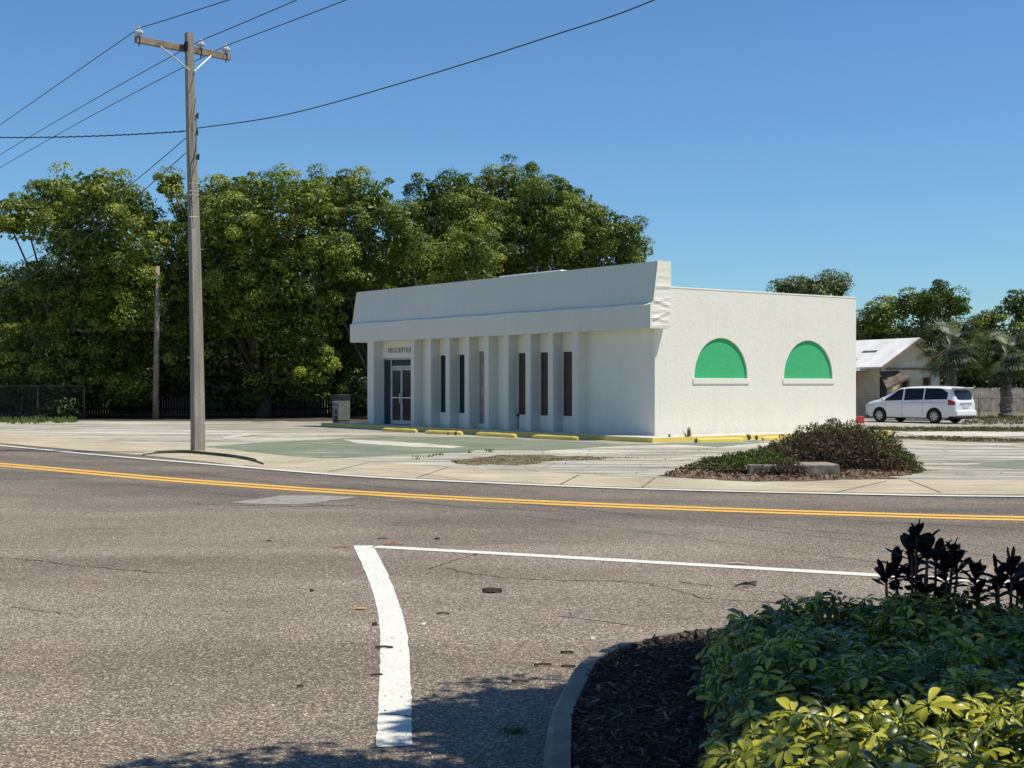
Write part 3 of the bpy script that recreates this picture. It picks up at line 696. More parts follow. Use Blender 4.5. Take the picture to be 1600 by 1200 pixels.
tree('big spreading tree with yellow-green top at the left edge of the photo', (-23, 71),
     [(150, 312, 50), (100, 320, 48), (40, 345, 38), (205, 330, 52), (245, 372, 48), (190, 395, 58), (120, 400, 52), (75, 470, 52), (140, 480, 66), (205, 470, 58), (50, 535, 48), (110, 570, 55), (175, 560, 62), (240, 540, 50), (15, 350, 28), (20, 480, 40), (235, 440, 50), (70, 440, 42), (95, 500, 50), (150, 530, 55), (60, 590, 45), (130, 610, 45), (200, 610, 45), (175, 430, 55), (255, 590, 42), (20, 545, 40), (110, 370, 40)], 70, leafA, tint=(.55, .2), group=TG)
tree('broad bright green tree behind and right of the utility pole', (-13, 72),
     [(268, 292, 26), (345, 315, 52), (405, 310, 48), (470, 308, 45), (330, 385, 55), (400, 390, 60), (470, 385, 60), (340, 470, 52), (410, 480, 62), (480, 475, 60), (320, 550, 45), (400, 560, 55), (470, 560, 55), (300, 340, 40), (290, 430, 50), (370, 440, 55), (440, 440, 55), (290, 500, 45), (370, 520, 55), (440, 525, 55), (300, 590, 42), (360, 600, 42), (430, 600, 42), (490, 600, 42), (360, 350, 50)], 71, leafA, tint=(.55, .22), group=TG)
tree('rounded green tree just left of the building behind its fascia', (-7.5, 74),
     [(530, 305, 42), (575, 315, 42), (610, 350, 42), (545, 370, 55), (600, 410, 52), (540, 440, 55), (520, 510, 55), (580, 500, 50), (540, 570, 45), (505, 330, 35), (510, 410, 50), (550, 480, 50), (515, 590, 42), (560, 600, 40)], 73, leafA, tint=(.5, .2), group=TG)
tree('darker tall tree rising over the middle of the flat roof', (-2, 82),
     [(690, 315, 48), (745, 312, 50), (800, 300, 48), (845, 315, 48), (650, 350, 42), (700, 380, 55), (770, 380, 60), (840, 385, 58), (660, 420, 50), (740, 440, 55), (820, 440, 50), (640, 470, 45), (730, 350, 50), (800, 350, 50), (865, 360, 48), (670, 440, 45), (780, 430, 50)], 81, leafA, tint=(.40, .2), group=TG)
tree('dark rounded tree whose crown ends over the fascia corner', (6, 86),
     [(895, 335, 45), (935, 355, 45), (970, 378, 38), (990, 395, 25), (880, 400, 52), (940, 420, 50), (905, 440, 50), (905, 370, 45), (985, 420, 30)], 84, leafA, tint=(.38, .2), group=TG)
tree('yellow-green leafy tree low behind the building parapet', (-4, 70), [(640, 385, 40), (680, 405, 42), (730, 400, 42), (765, 412, 30), (690, 440, 45), (740, 440, 40)], 71, leafA, tint=(.62, .2), group=TG)
# undergrowth / far wood that reads as one dark mass
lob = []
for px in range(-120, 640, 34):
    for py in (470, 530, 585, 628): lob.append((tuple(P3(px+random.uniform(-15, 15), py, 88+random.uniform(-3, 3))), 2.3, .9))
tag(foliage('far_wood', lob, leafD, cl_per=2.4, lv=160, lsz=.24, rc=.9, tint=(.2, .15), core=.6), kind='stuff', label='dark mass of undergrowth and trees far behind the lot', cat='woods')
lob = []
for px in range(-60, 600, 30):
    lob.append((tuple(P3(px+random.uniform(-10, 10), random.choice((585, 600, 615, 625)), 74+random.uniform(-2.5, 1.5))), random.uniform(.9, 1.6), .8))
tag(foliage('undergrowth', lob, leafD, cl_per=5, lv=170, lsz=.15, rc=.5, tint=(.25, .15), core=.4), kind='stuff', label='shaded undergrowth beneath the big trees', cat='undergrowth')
def shrub(label, base, lobes_px, Y, mat, group=None, **kw):
    bx, by = base; e = empty('shrub', (bx, by, 0), label=label, cat='shrub', group=group)
    lobes = [(tuple(P3(px, py, Y+random.uniform(-.6, .6))), rp*Y/F, .9) for px, py, rp in lobes_px]
    foliage('foliage', lobes, mat, e, (bx, by, 0), **kw)
    mb = MB()
    for (c, r, s) in lobes: mb.tube([(0, 0, 0), (Vector(c)-Vector((bx, by, 0)))*.5+Vector((0, .1, 0)), Vector(c)-Vector((bx, by, 0))], [.06, .04, .02], 5)
    mb.build('stem', M['bark'], e); return e
shrub('bright green leafy shrub overhanging the chain-link fence at the left edge', (-25, 69), [(5, 570, 28), (35, 580, 25), (62, 585, 18), (-25, 560, 30), (15, 595, 20)], 68, leafA, cl_per=9, lv=120, lsz=.14, rc=.4, tint=(.75, .18))
shrub('tangle of brown and green brush growing against the left chain-link fence', (-24, 66.8), [(-10, 640, 22), (25, 632, 22), (55, 640, 20), (80, 625, 22), (105, 640, 18), (38, 615, 16)], 67.4, leafD, cl_per=10, lv=60, lsz=.13, rc=.35, tint=(.35, .25), core=.2)
# trees at right
TR = 'distant trees at the right'
tree('dark round distant tree directly above the pale roof', (27, 105), [(1375, 500, 28), (1400, 485, 26), (1365, 530, 30), (1410, 530, 30), (1350, 510, 12)], 104, leafA, tint=(.25, .2), group=TR, lsz=.2, rc=.6, cl_per=5)
tree('tallest of the distant trees behind the palms', (32, 108), [(1440, 475, 26), (1470, 465, 22), (1495, 478, 24), (1450, 515, 32), (1500, 520, 30), (1540, 512, 22), (1560, 545, 34), (1520, 560, 36), (1445, 560, 30)], 106, leafA, tint=(.25, .2), group=TR, lsz=.2, rc=.6, cl_per=5)
tree('distant tree cut off by the right edge of the photo', (39, 108), [(1590, 480, 24), (1615, 500, 30), (1580, 530, 32), (1600, 570, 36), (1640, 540, 34)], 106, leafA, tint=(.25, .2), group=TR, lsz=.2, rc=.6, cl_per=5)
tree('small treetop showing above the parapet behind the building', (17, 82), [(1225, 456, 17), (1250, 452, 17), (1275, 452, 16), (1300, 446, 17), (1262, 475, 26), (1310, 455, 10)], 80, leafD, lsz=.16, rc=.55, cl_per=6, tint=(.6, .2))
lob = [(tuple(P3(px, py, 118)), 3.0, .8) for px in range(1320, 1720, 36) for py in (575, 615)]
tag(foliage('far_wood', lob, leafD, cl_per=1.8, lv=130, lsz=.28, rc=1.1, tint=(.3, .15), core=.6), kind='stuff', label='low dark woods closing the view at the right', cat='woods')

# palms
palm_m = leaf_mat('palm_leaf', [(0., (.025, .045, .015)), (.5, (.055, .085, .028)), (1., (.13, .16, .06))], rough=.5, transl=.15)
def palm(label, px, by_, crown_py, rp, Y):
    base = G(px, by_); e = empty('palm_tree', (base.x, base.y, 0), label=label, cat='palm tree', group='cabbage palms behind the parked minivan')
    zc = P3(px, crown_py, base.y).z; rad = rp*base.y/F
    mb = MB(); K = 26
    for k in range(K): pass
    mb.tube([(.04*math.sin(k), 0, zc*k/K) for k in range(K+1)], [.30+(.05 if k % 2 else 0)-.004*k+(.12 if k < 2 else 0) for k in range(K+1)], 10)
    tr = mb.build('trunk', simple('palm_bark', (.17, .15, .12), .95, var=.5, scale=7, bump=1., bscale=12), e)
    mb = MB()
    for k in range(90):
        z = zc*random.uniform(.35, 1); a_ = random.uniform(0, 6.28); r0 = .27
        p = Vector((r0*math.cos(a_), r0*math.sin(a_), z)); q = p+Vector((math.cos(a_)*.18, math.sin(a_)*.18, .28)); s = Vector((-math.sin(a_), math.cos(a_), 0))*.05
        mb.add([p-s, p+s, q+s*.3, q-s*.3], [(0, 1, 2, 3)])
    lbs = mb.build('leaf_bases', M['bark'], tr, fix=False); lbs['kind'] = 'stuff'
    Cs = []; Ts = []; Bs = []; tn = []
    for f_ in range(46):
        az = f_*2.4; el = R(-55+115*((f_*7 % 46)/46.0)); out = Vector((math.cos(az)*math.cos(el), math.sin(az)*math.cos(el), math.sin(el)))
        st = Vector((0, 0, zc)); hub = st+out*rad*.48; side = out.cross(Vector((0, 0, 1))).normalized(); upv = side.cross(out).normalized(); tt = random.uniform(.2, .9)
        Cs.append((st+hub)/2); Ts.append((hub-st)/2); Bs.append(side*.02); tn.append(.6)
        for b_ in range(26):
            th = R(-115+230*b_/25); dd = (out*math.cos(th)+side*math.sin(th)).normalized(); ln = rad*.62*(.65+.35*math.cos(th))*random.uniform(.85, 1.1)
            fold = upv*(.12*math.cos(th*2))
            p = hub; seg = 3
            for s_ in range(seg):
                dr = (dd+fold+Vector((0, 0, -.28*s_-.05))).normalized(); q = p+dr*ln/seg
                Cs.append((p+q)/2); Ts.append((q-p)*.56); wv = dr.cross(upv)
                wv = wv.normalized() if wv.length > .1 else side
                Bs.append(wv*(.040-.010*s_)); tn.append(tt); p = q
    Cn = np.array([tuple(c) for c in Cs]); Tn = np.array([tuple(c) for c in Ts]); Bn = np.array([tuple(c) for c in Bs]); t3 = np.array(tn)
    quads('fronds', Cn, Tn, Bn, palm_m, e, np.stack([t3]*3, 1))
palm('cabbage palm right beside the house gable, its trunk behind the minivan roof', 1485, 657, 540, 62, 70)
palm('cabbage palm farther right, its whole trunk visible by the fence', 1572, 652, 553, 56, 70)

# ------------------------------------------------------------ fences
rusty = simple('rusty_wire', (.11, .09, .075), .8, var=.3)
def chain_fence(label, A, B, h, step, name='chain_link_fence', dens=.14):
    A = Vector((*A, 0)); B = Vector((*B, 0)); d = B-A; L = d.length; rz_ = math.atan2(d.y, d.x)
    e = empty(name, A, rz_, label=label, cat='fence')
    nP = max(1, int(round(L/step)))
    for i in range(nP+1):
        mb = MB(); x = L*i/nP; mb.tube([(x, 0, 0), (x+random.uniform(-.03, .03), 0, h+.05)], .03, 8); mb.build('post', rusty, e, smooth=True)
    mb = MB(); mb.tube([(0, 0, h), (L, 0, h)], .02, 6); mb.build('rail', rusty, e)
    mb = MB(); k = int((L+h)/dens)
    for i in range(k):
        x0 = i*dens-h
        for s in (1, -1):
            xa, xb = (x0, x0+h) if s == 1 else (x0+h, x0); za, zb = 0., h
            # clip
            def clip(xa, za, xb, zb):
                if xb == xa: return None
                m_ = (zb-za)/(xb-xa); lo, hi = max(0, min(xa, xb)), min(L, max(xa, xb))
                if hi <= lo: return None
                return lo, za+m_*(lo-xa), hi, za+m_*(hi-xa)
            c = clip(xa, za, xb, zb)
            if c: mb.tube([(c[0], 0, c[1]), (c[2], 0, c[3])], .0035, 3, cap=False)
    mb.build('wire_mesh', rusty, e, fix=False); return e
chain_fence('rusty chain-link fence with dark brush behind it at the left edge', G(-90, 657).to_2d(), G(132, 656).to_2d(), 1.66, 2.6)
chain_fence('low chain-link fence running behind the minivan and palms', G(1335, 655.5).to_2d(), G(1720, 654).to_2d(), 1.05, 3.1)
dw = simple('dark_boards', (.02, .016, .013), .95, var=.5, scale=2)
def board_fence(label, A, B, h, mat, bw=.14, name='board_fence'):
    A = Vector((*A, 0)); B = Vector((*B, 0)); d = B-A; L = d.length
    e = empty(name, A, math.atan2(d.y, d.x), label=label, cat='fence'); mb = MB(); n = int(L/bw)
    for i in range(n): mb.box(i*bw+.006, (i+1)*bw-.006, random.uniform(-.008, 0), .02, .03, h+random.uniform(-.04, .04))
    mb.build('boards', mat, e); mb = MB(); mb.box(0, L, .022, .07, .4, .5); mb.box(0, L, .022, .07, h-.4, h-.3); mb.build('rail', mat, e); return e
board_fence('dark board fence in deep shade under the big trees', (-27, 72.2), (-3, 73.5), 1.8, dw)
board_fence('weathered grey wooden fence behind the palms', G(1495, 644.5).to_2d(), G(1760, 642).to_2d(), 1.5, simple('grey_boards', (.30, .26, .215), .9, var=.4, scale=3))
mb = MB()
for s in range(2): pass
# fragments of houses seen between the trees
def small_house(label, c, w_, d_, h_, rz_, wallm, roofm, rise=1.4):
    e = empty('house', c, rz_, label=label, cat='house')
    mb = MB(); mb.box(-w_/2, w_/2, -d_/2, d_/2, 0, h_); mb.build('wall', wallm, e)
    mb = MB(); mb.prism([(-d_/2-.4, h_-.05), (d_/2+.4, h_-.05), (d_/2+.4, h_+.08), (0, h_+rise), (-d_/2-.4, h_+.08)], 'x', -w_/2-.3, w_/2+.3); mb.build('roof', roofm, e)
    mb = MB(); mb.box(-w_*.3, -w_*.3+1.1, -d_/2-.03, -d_/2, 1, 2.1); mb.build('window', M['glass'], e)
    mb = MB(); mb.box(w_*.1, w_*.1+.9, -d_/2-.03, -d_/2, 0, 2.05); mb.build('door', M['white_metal'], e); return e
small_house('brown-roofed house half hidden behind the left trees', (-29, 84, 0), 9, 7, 2.4, .1, simple('pale_siding', (.45, .42, .38), .8), simple('brown_shingles', (.20, .14, .10), .9, var=.3, scale=5))
small_house('white house glimpsed through gaps behind the utility pole', (-16.5, 84, 0), 11, 7, 2.5, -.05, simple('white_siding', (.6, .6, .6), .8), simple('grey_roof', (.45, .45, .45), .7), 1.0)

# pale house with gable at right
hx0, hx1 = (1364-800)/F*72, (1508-800)/F*72; hy = 72.0
hs = empty('gabled_house', ((hx0+hx1)/2, hy, 0), R(24), label='cream sided house with white metal roof, gable end facing the lot, behind the minivan', cat='house')
hw = (hx1-hx0)/2; ez = 2.6; pz = 4.08
def siding(name, c, vertical=True):
    m = N(name); co = m.coord('obj'); sx = m.n('ShaderNodeSeparateXYZ'); m.l(co, sx.inputs[0]); ax = sx.outputs[0] if vertical else sx.outputs[2]
    f = m.math('FRACT', m.math('MULTIPLY', ax, 5.5)); g = m.ramp(f, [(0., .55), (.1, 1.), (.92, 1.), (1., .55)]); nz = m.ramp(m.noise(co, 1.5, 5), [(.3, .8), (.7, 1.08)])
    m.col(m.mix(1., m.mix(1., c, g, 'MULTIPLY'), nz, 'MULTIPLY')).set(.8).bump(f, .3, .02); return m.m
crm = siding('cream_siding', (.74, .66, .46)); crmh = siding('cream_panel', (.70, .62, .36), False)
mb = MB(); mb.prism([(-hw+.5, .0), (hw-.5, 0), (hw-.5, ez+.15), (0, pz-.1), (-hw+.5, ez+.15)], 'y', .6, 12); mb.build('wall', crm, hs)
rm = simple('white_metal_roof', (.80, .78, .74), .7, var=.12, scale=1.2)
mb = MB()
for s in (-1, 1):
    mb.prism([(0, pz), (s*(hw+.1), ez-.05), (s*(hw+.1), ez+.04), (0, pz+.1)], 'y', -.05, 12.4)
ro = mb.build('roof', rm, hs)
for (xx, yy, ww, ll) in ((-1.1, 2., .05, 1.2), (-1.5, 4.1, .06, 1.6), (-1.9, 2.7, .05, .9), (-2.1, 6.2, .07, 2.2), (-.9, 5, .04, .9)):
    mb = MB(); z = pz+.1-(pz-ez+.06)*(-xx)/(hw+.1)+.012; mb.add([(xx-ww*2, yy, z-.03), (xx+ww*2, yy, z+.045), (xx+ww*2, yy+ll, z+.045), (xx-ww*2, yy+ll, z-.03)], [(0, 1, 2, 3)]); mb.build('torn_seam', M['dirt_shade'], ro, fix=False)
mb = MB()
for s in (-1, 1): mb.prism([(0, pz-.12), (s*(hw+.12), ez-.2), (s*(hw+.12), ez+.0), (0, pz+.06)], 'y', -.1, -.055)
mb.build('barge_board', simple('brown_trim', (.24, .16, .12), .8), hs)
mb = MB(); mb.box(-hw+.3, hw-.45, .5, .595, ez-.1, ez-.0); mb.build('trim', simple('brown_trim2', (.22, .16, .11), .8), hs)
mb = MB(); mb.box(-hw+.55, -hw+1.65, .52, .59, .3, 1.95); mb.box(-hw+2.0, -hw+3.1, .52, .59, .3, 1.95); mb.build('garage_panel', crmh, hs)
dpm = simple('dark_post', (.06, .045, .035), .9)
for xx in (-hw+.25, -hw+1.72, -hw+3.15): mb = MB(); mb.box(xx, xx+.16, .1, .5, 0, 2.1); mb.build('post', dpm, hs)
mb = MB(); mb.add([(-hw+.05, -.3, 1.55), (-hw+.25, .55, 2.4), (-hw+1.45, .55, 2.45), (-hw+1.5, -.4, 2.15), (-hw+1.45, -.4, 2.0), (-hw+.1, -.3, 1.45)], [(0, 1, 2, 3), (0, 3, 4, 5)]); mb.build('broken_awning', simple('awning_brown', (.13, .10, .08), .9, var=.4), hs, fix=False)
mb = MB(); mb.box(-hw+3.4, -hw+3.95, .5, .59, .2, 1.9); mb.build('door', M['white_metal'], hs)
# lower lean-to at left behind building
mb = MB(); mb.box(-hw-2.6, -hw-.0, 3.2, 10, 0, 2.4); mb.build('annex', simple('grey_annex', (.40, .37, .33), .85, var=.25), hs)
mb = MB(); mb.box(-hw-2.8, -hw+.3, 1.6, 10.2, 2.45, 2.55); mb.build('annex_roof', rm, hs)
mb = MB(); mb.tube([(-hw-.75, 1.2, 0), (-hw-.7, 1.2, 1.6), (-hw-.6, 1.2, 2.4)], .04, 8); mb.build('red_pipe', simple('red_paint', (.30, .05, .04), .6), hs)
o = MB(); A = G(1330, 661); B = G(1352, 661.5); o.prism([(-.8, 0), (.35, 0), (.3, .32), (-.8, .32)], 'y', -.15, .15)
o = o.build('red_barrier', simple('red_concrete', (.50, .06, .05), .7), bevel=.03); o.location = B+Vector((-.4, 0, .01)); tag(o, label='low red painted block at the far corner of the building', cat='barrier')

# ------------------------------------------------------------ minivan
vs_ = .94
rw = G(1461, 662.0); fwp = G(1372, 659.8); hd = (fwp-rw); hd.z = 0; hd.normalize(); rzv = math.atan2(hd.y, hd.x)
# local: +x forward, +y left... the visible side is the van's left side (y>0)
van = empty('minivan', (0, 0, 0), rzv, label='white minivan parked beside the building with its rear toward the right', cat='minivan')
vw = .98  # half width
left = Vector((-hd.y, hd.x, 0)); 
xr = 1.08; xf = 4.08  # wheel centres from the tail
van.location = rw-hd*xr*vs_-left*(vw-.12)*vs_+Vector((0, 0, .015)); van.scale = (vs_, vs_, vs_)
wp_ = simple('white_car_paint', (.74, .75, .76), .22, var=.02, spec=.6)
gp = glass('car_glass', (.012, .016, .018), .04)
def interp(tab, x):
    for (a, b), (c, d) in zip(tab, tab[1:]):
        if x <= c: t = (x-a)/(c-a); return b+(d-b)*t
    return tab[-1][1]
roofz = [(0, 1.02), (.04, 1.10), (.10, 1.30), (.22, 1.60), (.40, 1.70), (.9, 1.735), (1.6, 1.745), (2.6, 1.73), (3.1, 1.67), (3.55, 1.48), (4.05, 1.20), (4.25, 1.10), (4.6, 1.04), (4.95, .92), (5.1, .75), (5.15, .6)]
beltz = [(0, 1.0), (.3, 1.10), (1.6, 1.06), (3.0, 1.02), (4.05, 1.0), (4.25, .98), (4.95, .86), (5.1, .72), (5.15, .58)]
wid = [(0, .80), (.06, .88), (.25, .95), (.8, .985), (3.6, .985), (4.3, .96), (4.8, .87), (5.05, .70), (5.15, .50)]
topw = [(0, .70), (.25, .70), (.8, .76), (3.0, .76), (3.6, .72), (4.1, .74), (4.6, .76), (5.0, .6), (5.15, .45)]
def zbot(x):
    z = .26 if .3 < x < 4.8 else .34
    for c in (xr, xf):
        if abs(x-c) < .41: z = max(z, .33+math.sqrt(.41**2-(x-c)**2))
    return z
def ringpts(x):
    W = interp(wid, x); B = interp(beltz, x); Rz = interp(roofz, x); T = interp(topw, x); zb = zbot(x); B = max(B, zb+.1); Rz = max(Rz, B+.02)
    hg = Rz-B
    return [(W*.955, zb), (W*.985, max(zb+.02, .46)), (W*1.0, max(zb+.04, .70)), (W*.985, max(zb+.06, .88)), (W*.955, B), (W*.955+(T-W*.955)*.55, B+hg*.5), (T+.02, B+hg*.86), (T-.10, B+hg*.965), (T*.5, Rz), (0, Rz+.012)]
def surf(x, j, off=0.):
    """j float along the ring"""
    r = ringpts(x); i = min(int(j), len(r)-2); t = j-i; a = r[i]; b = r[i+1]; y = a[0]+(b[0]-a[0])*t; z = a[1]+(b[1]-a[1])*t
    dy, dz = b[0]-a[0], b[1]-a[1]; l_ = math.hypot(dy, dz) or 1
    return y+off*dz/l_, z-off*dy/l_
xs_ = sorted(set([0, .03, .06, .1, .16, .22, .3, .4, .5, .6]+[round(xr+.41*math.cos(R(a)), 3) for a in range(0, 181, 12)]+[1.6, 1.9, 2.3, 2.7, 3.0, 3.3, 3.5]+[round(xf+.41*math.cos(R(a)), 3) for a in range(0, 181, 12)]+[xr-.43, xr+.43, xf-.43, xf+.43, 4.6, 4.7, 4.8, 4.9, 5.0, 5.07, 5.12, 5.15]))
mb = MB(); nr = 10
for x in xs_:
    r = ringpts(x)
    for y, z in r: mb.v.append((x, y, z))
    for y, z in reversed(r[:-1]): mb.v.append((x, -y, z))
rn = nr*2-1
for i in range(len(xs_)-1):
    for k in range(rn-1): mb.f.append((i*rn+k, i*rn+k+1, (i+1)*rn+k+1, (i+1)*rn+k)); mb.m.append(0)
mb.f.append(tuple(range(rn))); mb.m.append(0); mb.f.append(tuple((len(xs_)-1)*rn+k for k in range(rn))); mb.m.append(0)
body = mb.build('body', wp_, van, smooth=True)
md = body.modifiers.new('es', 'EDGE_SPLIT'); md.split_angle = R(38)
def glass_part(name, lo, hi, x0, x1, side=1, mat=gp, off=.006, n=14, parent=van):
    """lo(x), hi(x) ring params"""
    mb = MB(); K = 4
    for i in range(n+1):
        x = x0+(x1-x0)*i/n
        for k in range(K+1):
            y, z = surf(x, lo(x)+(hi(x)-lo(x))*k/K, off); mb.v.append((x, side*y, z))
    for i in range(n):
        for k in range(K): a = i*(K+1)+k; mb.f.append((a, a+1, a+K+2, a+K+1)); mb.m.append(0)
    return mb.build(name, mat, parent, smooth=True, fix=False)
for s in (1, -1):
    c_ = lambda v: (lambda x: v)
    glass_part('side_window', c_(4.12), lambda x: 6.0-.9*max(0, (.78-x)/.4), .42, 1.62, s)
    glass_part('side_window', c_(4.12), c_(6.0), 1.70, 2.72, s)
    glass_part('side_window', c_(4.15), lambda x: 6.0-1.7*max(0, (x-3.05)/.95), 2.82, 3.92, s)
    tl = glass_part('tail_light', c_(2.9), c_(4.05), .03, .36, s, simple('red_lens', (.35, .02, .02), .2, var=.05), .012, 6)
    glass_part('headlight', c_(2.6), c_(3.9), 4.72, 4.98, s, simple('lens', (.6, .62, .65), .1, var=.05), .01, 6)
    mb = MB(); mb.tube([(.5, s*.99, .97), (2.4, s*1.0, .955)], .008, 4); mb.build('slide_rail', M['dirt_shade'], van)
    for xh in (2.62, 2.98):
        mb = MB(); mb.box(xh-.1, xh+.1, s*.985-.012, s*.985+.022, .86, .9); mb.build('door_handle', wp_, van, bevel=.008)
    for xd in (1.68, 2.8, 3.75):
        mb = MB(); mb.tube([(xd, s*(surf(xd, j)[0]+.001), surf(xd, j)[1]) for j in (.3, 1, 2, 3, 4)], .006, 4); mb.build('door_seam', M['dirt_shade'], van)
    mb = MB(); mb.box(3.72, 3.86, s*.97, s*1.16, 1.03, 1.19) if s == 1 else mb.box(3.72, 3.86, -1.16, -.97, 1.03, 1.19); mb.build('mirror', wp_, van, bevel=.04)
# windscreen & rear glass
def plate(name, pts, mat, bev=0):
    mb = MB(); mb.add(pts, [tuple(range(len(pts)))]); return mb.build(name, mat, van, fix=False)
mb = MB()
for i in range(9):
    y = -.70+1.4*i/8; k = 1-.06*(abs(y)/.7)**2
    for (x, z) in ((3.18, 1.655), (3.55, 1.497), (3.82, 1.345), (4.04, 1.22)): mb.v.append((x*1.0, y, z+.014-.05*(abs(y)/.7)**4))
for i in range(8):
    for k in range(3): a = i*4+k; mb.f.append((a, a+1, a+5, a+4)); mb.m.append(0)
mb.build('windscreen', gp, van, smooth=True, fix=False)
mb = MB()
for i in range(9):
    y = -.74+1.48*i/8
    for (x, z) in ((.035, 1.12), (.085, 1.30), (.15, 1.46), (.215, 1.58)): mb.v.append((x-.02+.05*(abs(y)/.74)**3, y*(1-.06*(z-1.1)), z))
for i in range(8):
    for k in range(3): a = i*4+k; mb.f.append((a, a+4, a+5, a+1)); mb.m.append(0)
mb.build('rear_window', gp, van, smooth=True, fix=False)
mb = MB(); mb.box(.0, .32, -.72, .72, 1.64, 1.68); mb.build('spoiler', wp_, van, bevel=.015)
mb = MB(); mb.box(-.07, .25, -.86, .86, .34, .62); mb.build('bumper', wp_, van, bevel=.06)
mb = MB(); mb.box(-.06, .3, -.80, .80, .26, .339); mb.build('valance', M['black'], van, bevel=.02)
mb = MB(); mb.box(-.03, -.004, -.26, .26, .74, .90); mb.build('licence_plate', simple('plate', (.55, .58, .55), .5), van)
mb = MB(); mb.box(-.035, -.004, -.5, .5, .925, .96); mb.build('chrome_strip', simple('chrome', (.6, .6, .6), .15, .9), van)
mb = MB(); mb.box(.25, 4.9, -.80, .80, .2, .72); mb.build('underbody', M['black'], van)
rim_m = simple('alloy', (.45, .45, .46), .3, .7)
wheel0 = None
for xw in (xr, xf):
    for s in (1, -1):
        wo = empty('wheel', (xw, s*.86, .33)); wo.parent = van
        mb = MB(); prof = [(.20, -.11), (.30, -.115), (.33, -.09), (.335, 0), (.33, .09), (.30, .115), (.21, .11)]
        n = 32
        for k in range(n):
            a_ = 2*math.pi*k/n
            for r, y in prof: mb.v.append((r*math.cos(a_), y, r*math.sin(a_)))
        for k in range(n):
            for i in range(len(prof)-1): a = k*7+i; b = ((k+1) % n)*7+i; mb.f.append((a, b, b+1, a+1)); mb.m.append(0)
        mb.build('tyre', M['black'], wo, smooth=True)
        mb = MB(); ys = s*.10
        mb.tube([(0, ys-.05*s, 0), (0, ys, 0)], .055, 12)
        for k in range(8):
            a_ = 2*math.pi*k/8; mb.add([(.04*math.cos(a_-.6), ys, .04*math.sin(a_-.6)), (.205*math.cos(a_-.17), ys, .205*math.sin(a_-.17)), (.205*math.cos(a_+.17), ys, .205*math.sin(a_+.17)), (.04*math.cos(a_+.6), ys, .04*math.sin(a_+.6))], [(0, 1, 2, 3)])
        for k in range(32):
            a_, b_ = 2*math.pi*k/32, 2*math.pi*(k+1)/32; mb.add([(.195*math.cos(a_), ys, .195*math.sin(a_)), (.222*math.cos(a_), ys, .222*math.sin(a_)), (.222*math.cos(b_), ys, .222*math.sin(b_)), (.195*math.cos(b_), ys, .195*math.sin(b_))], [(0, 1, 2, 3)])
        mb.build('rim', rim_m, wo, fix=False)
        mb = MB(); mb.tube([(0, s*.02, 0), (0, s*.05, 0)], .2, 20); mb.build('brake_disc', M['black'], wo)

# ------------------------------------------------------------ juniper mound, sign base, litter
jm = leaf_mat('juniper', [(0., (.09, .062, .042)), (.5, (.20, .145, .09)), (.6, (.11, .115, .045)), (.8, (.075, .115, .03)), (1., (.12, .17, .04))], rough=.8, transl=.1, spec=.1)
mounds = [  # px, py(centre), Y, rx, ry, rz, green
    (1310, 705, 28.2, 1.05, 1.0, .93), (1348, 715, 28.0, .95, .9, .82), (1380, 730, 27.7, .72, .8, .42), (1262, 712, 28.4, .9, .9, .72), (1225, 722, 28.2, .8, .8, .50),
    (1185, 728, 27.8, .85, .7, .38), (1140, 732, 27.4, .75, .6, .30), (1105, 736, 27.2, .5, .45, .18), (1195, 740, 25.95, .55, .4, .34), (1228, 742, 25.75, .42, .33, .33), (1160, 740, 26.2, .5, .4, .26), (1400, 742, 27.2, .45, .5, .2)]
jc = G(1290, 738); je = empty('juniper_bush', (jc.x, 28, 0), label='sprawling half dead juniper mound in brown and green by the sidewalk', cat='bush')
Cs = []; Ns = []; gr = []
for (px, py, Y, rx, ry, rz_) in mounds:
    n = int(15000*rx*max(ry, rz_)); d = unit(rng.normal(size=(n, 3))); d[:, 2] = np.abs(d[:, 2]); rr = rng.uniform(.72, 1.08, n)*(1+.06*np.sin(d[:, 0]*17+px)*np.cos(d[:, 2]*13)+.1*np.sin(d[:, 0]*9+d[:, 1]*7)*np.cos(d[:, 2]*8))
    c = np.array([(px-800)/F*Y, Y, 0.])+d*rr[:, None]*np.array([rx, ry, rz_]); Cs.append(c); Ns.append(d)
    # green on the top/right and at the left tongue
    g = np.clip(.33+.5*(c[:, 0] > (1345-800)/F*27.8)*d[:, 0]+.3*(px < 1200)*(d[:, 2] > .55)+.22*(d[:, 2] > .8)+rng.normal(0, .17, n)+.14*np.sin(c[:, 0]*6)*np.cos(c[:, 1]*5+c[:, 2]*6), 0, 1); gr.append(g)
Cj = np.concatenate(Cs); Nj = np.concatenate(Ns); gj = np.concatenate(gr)
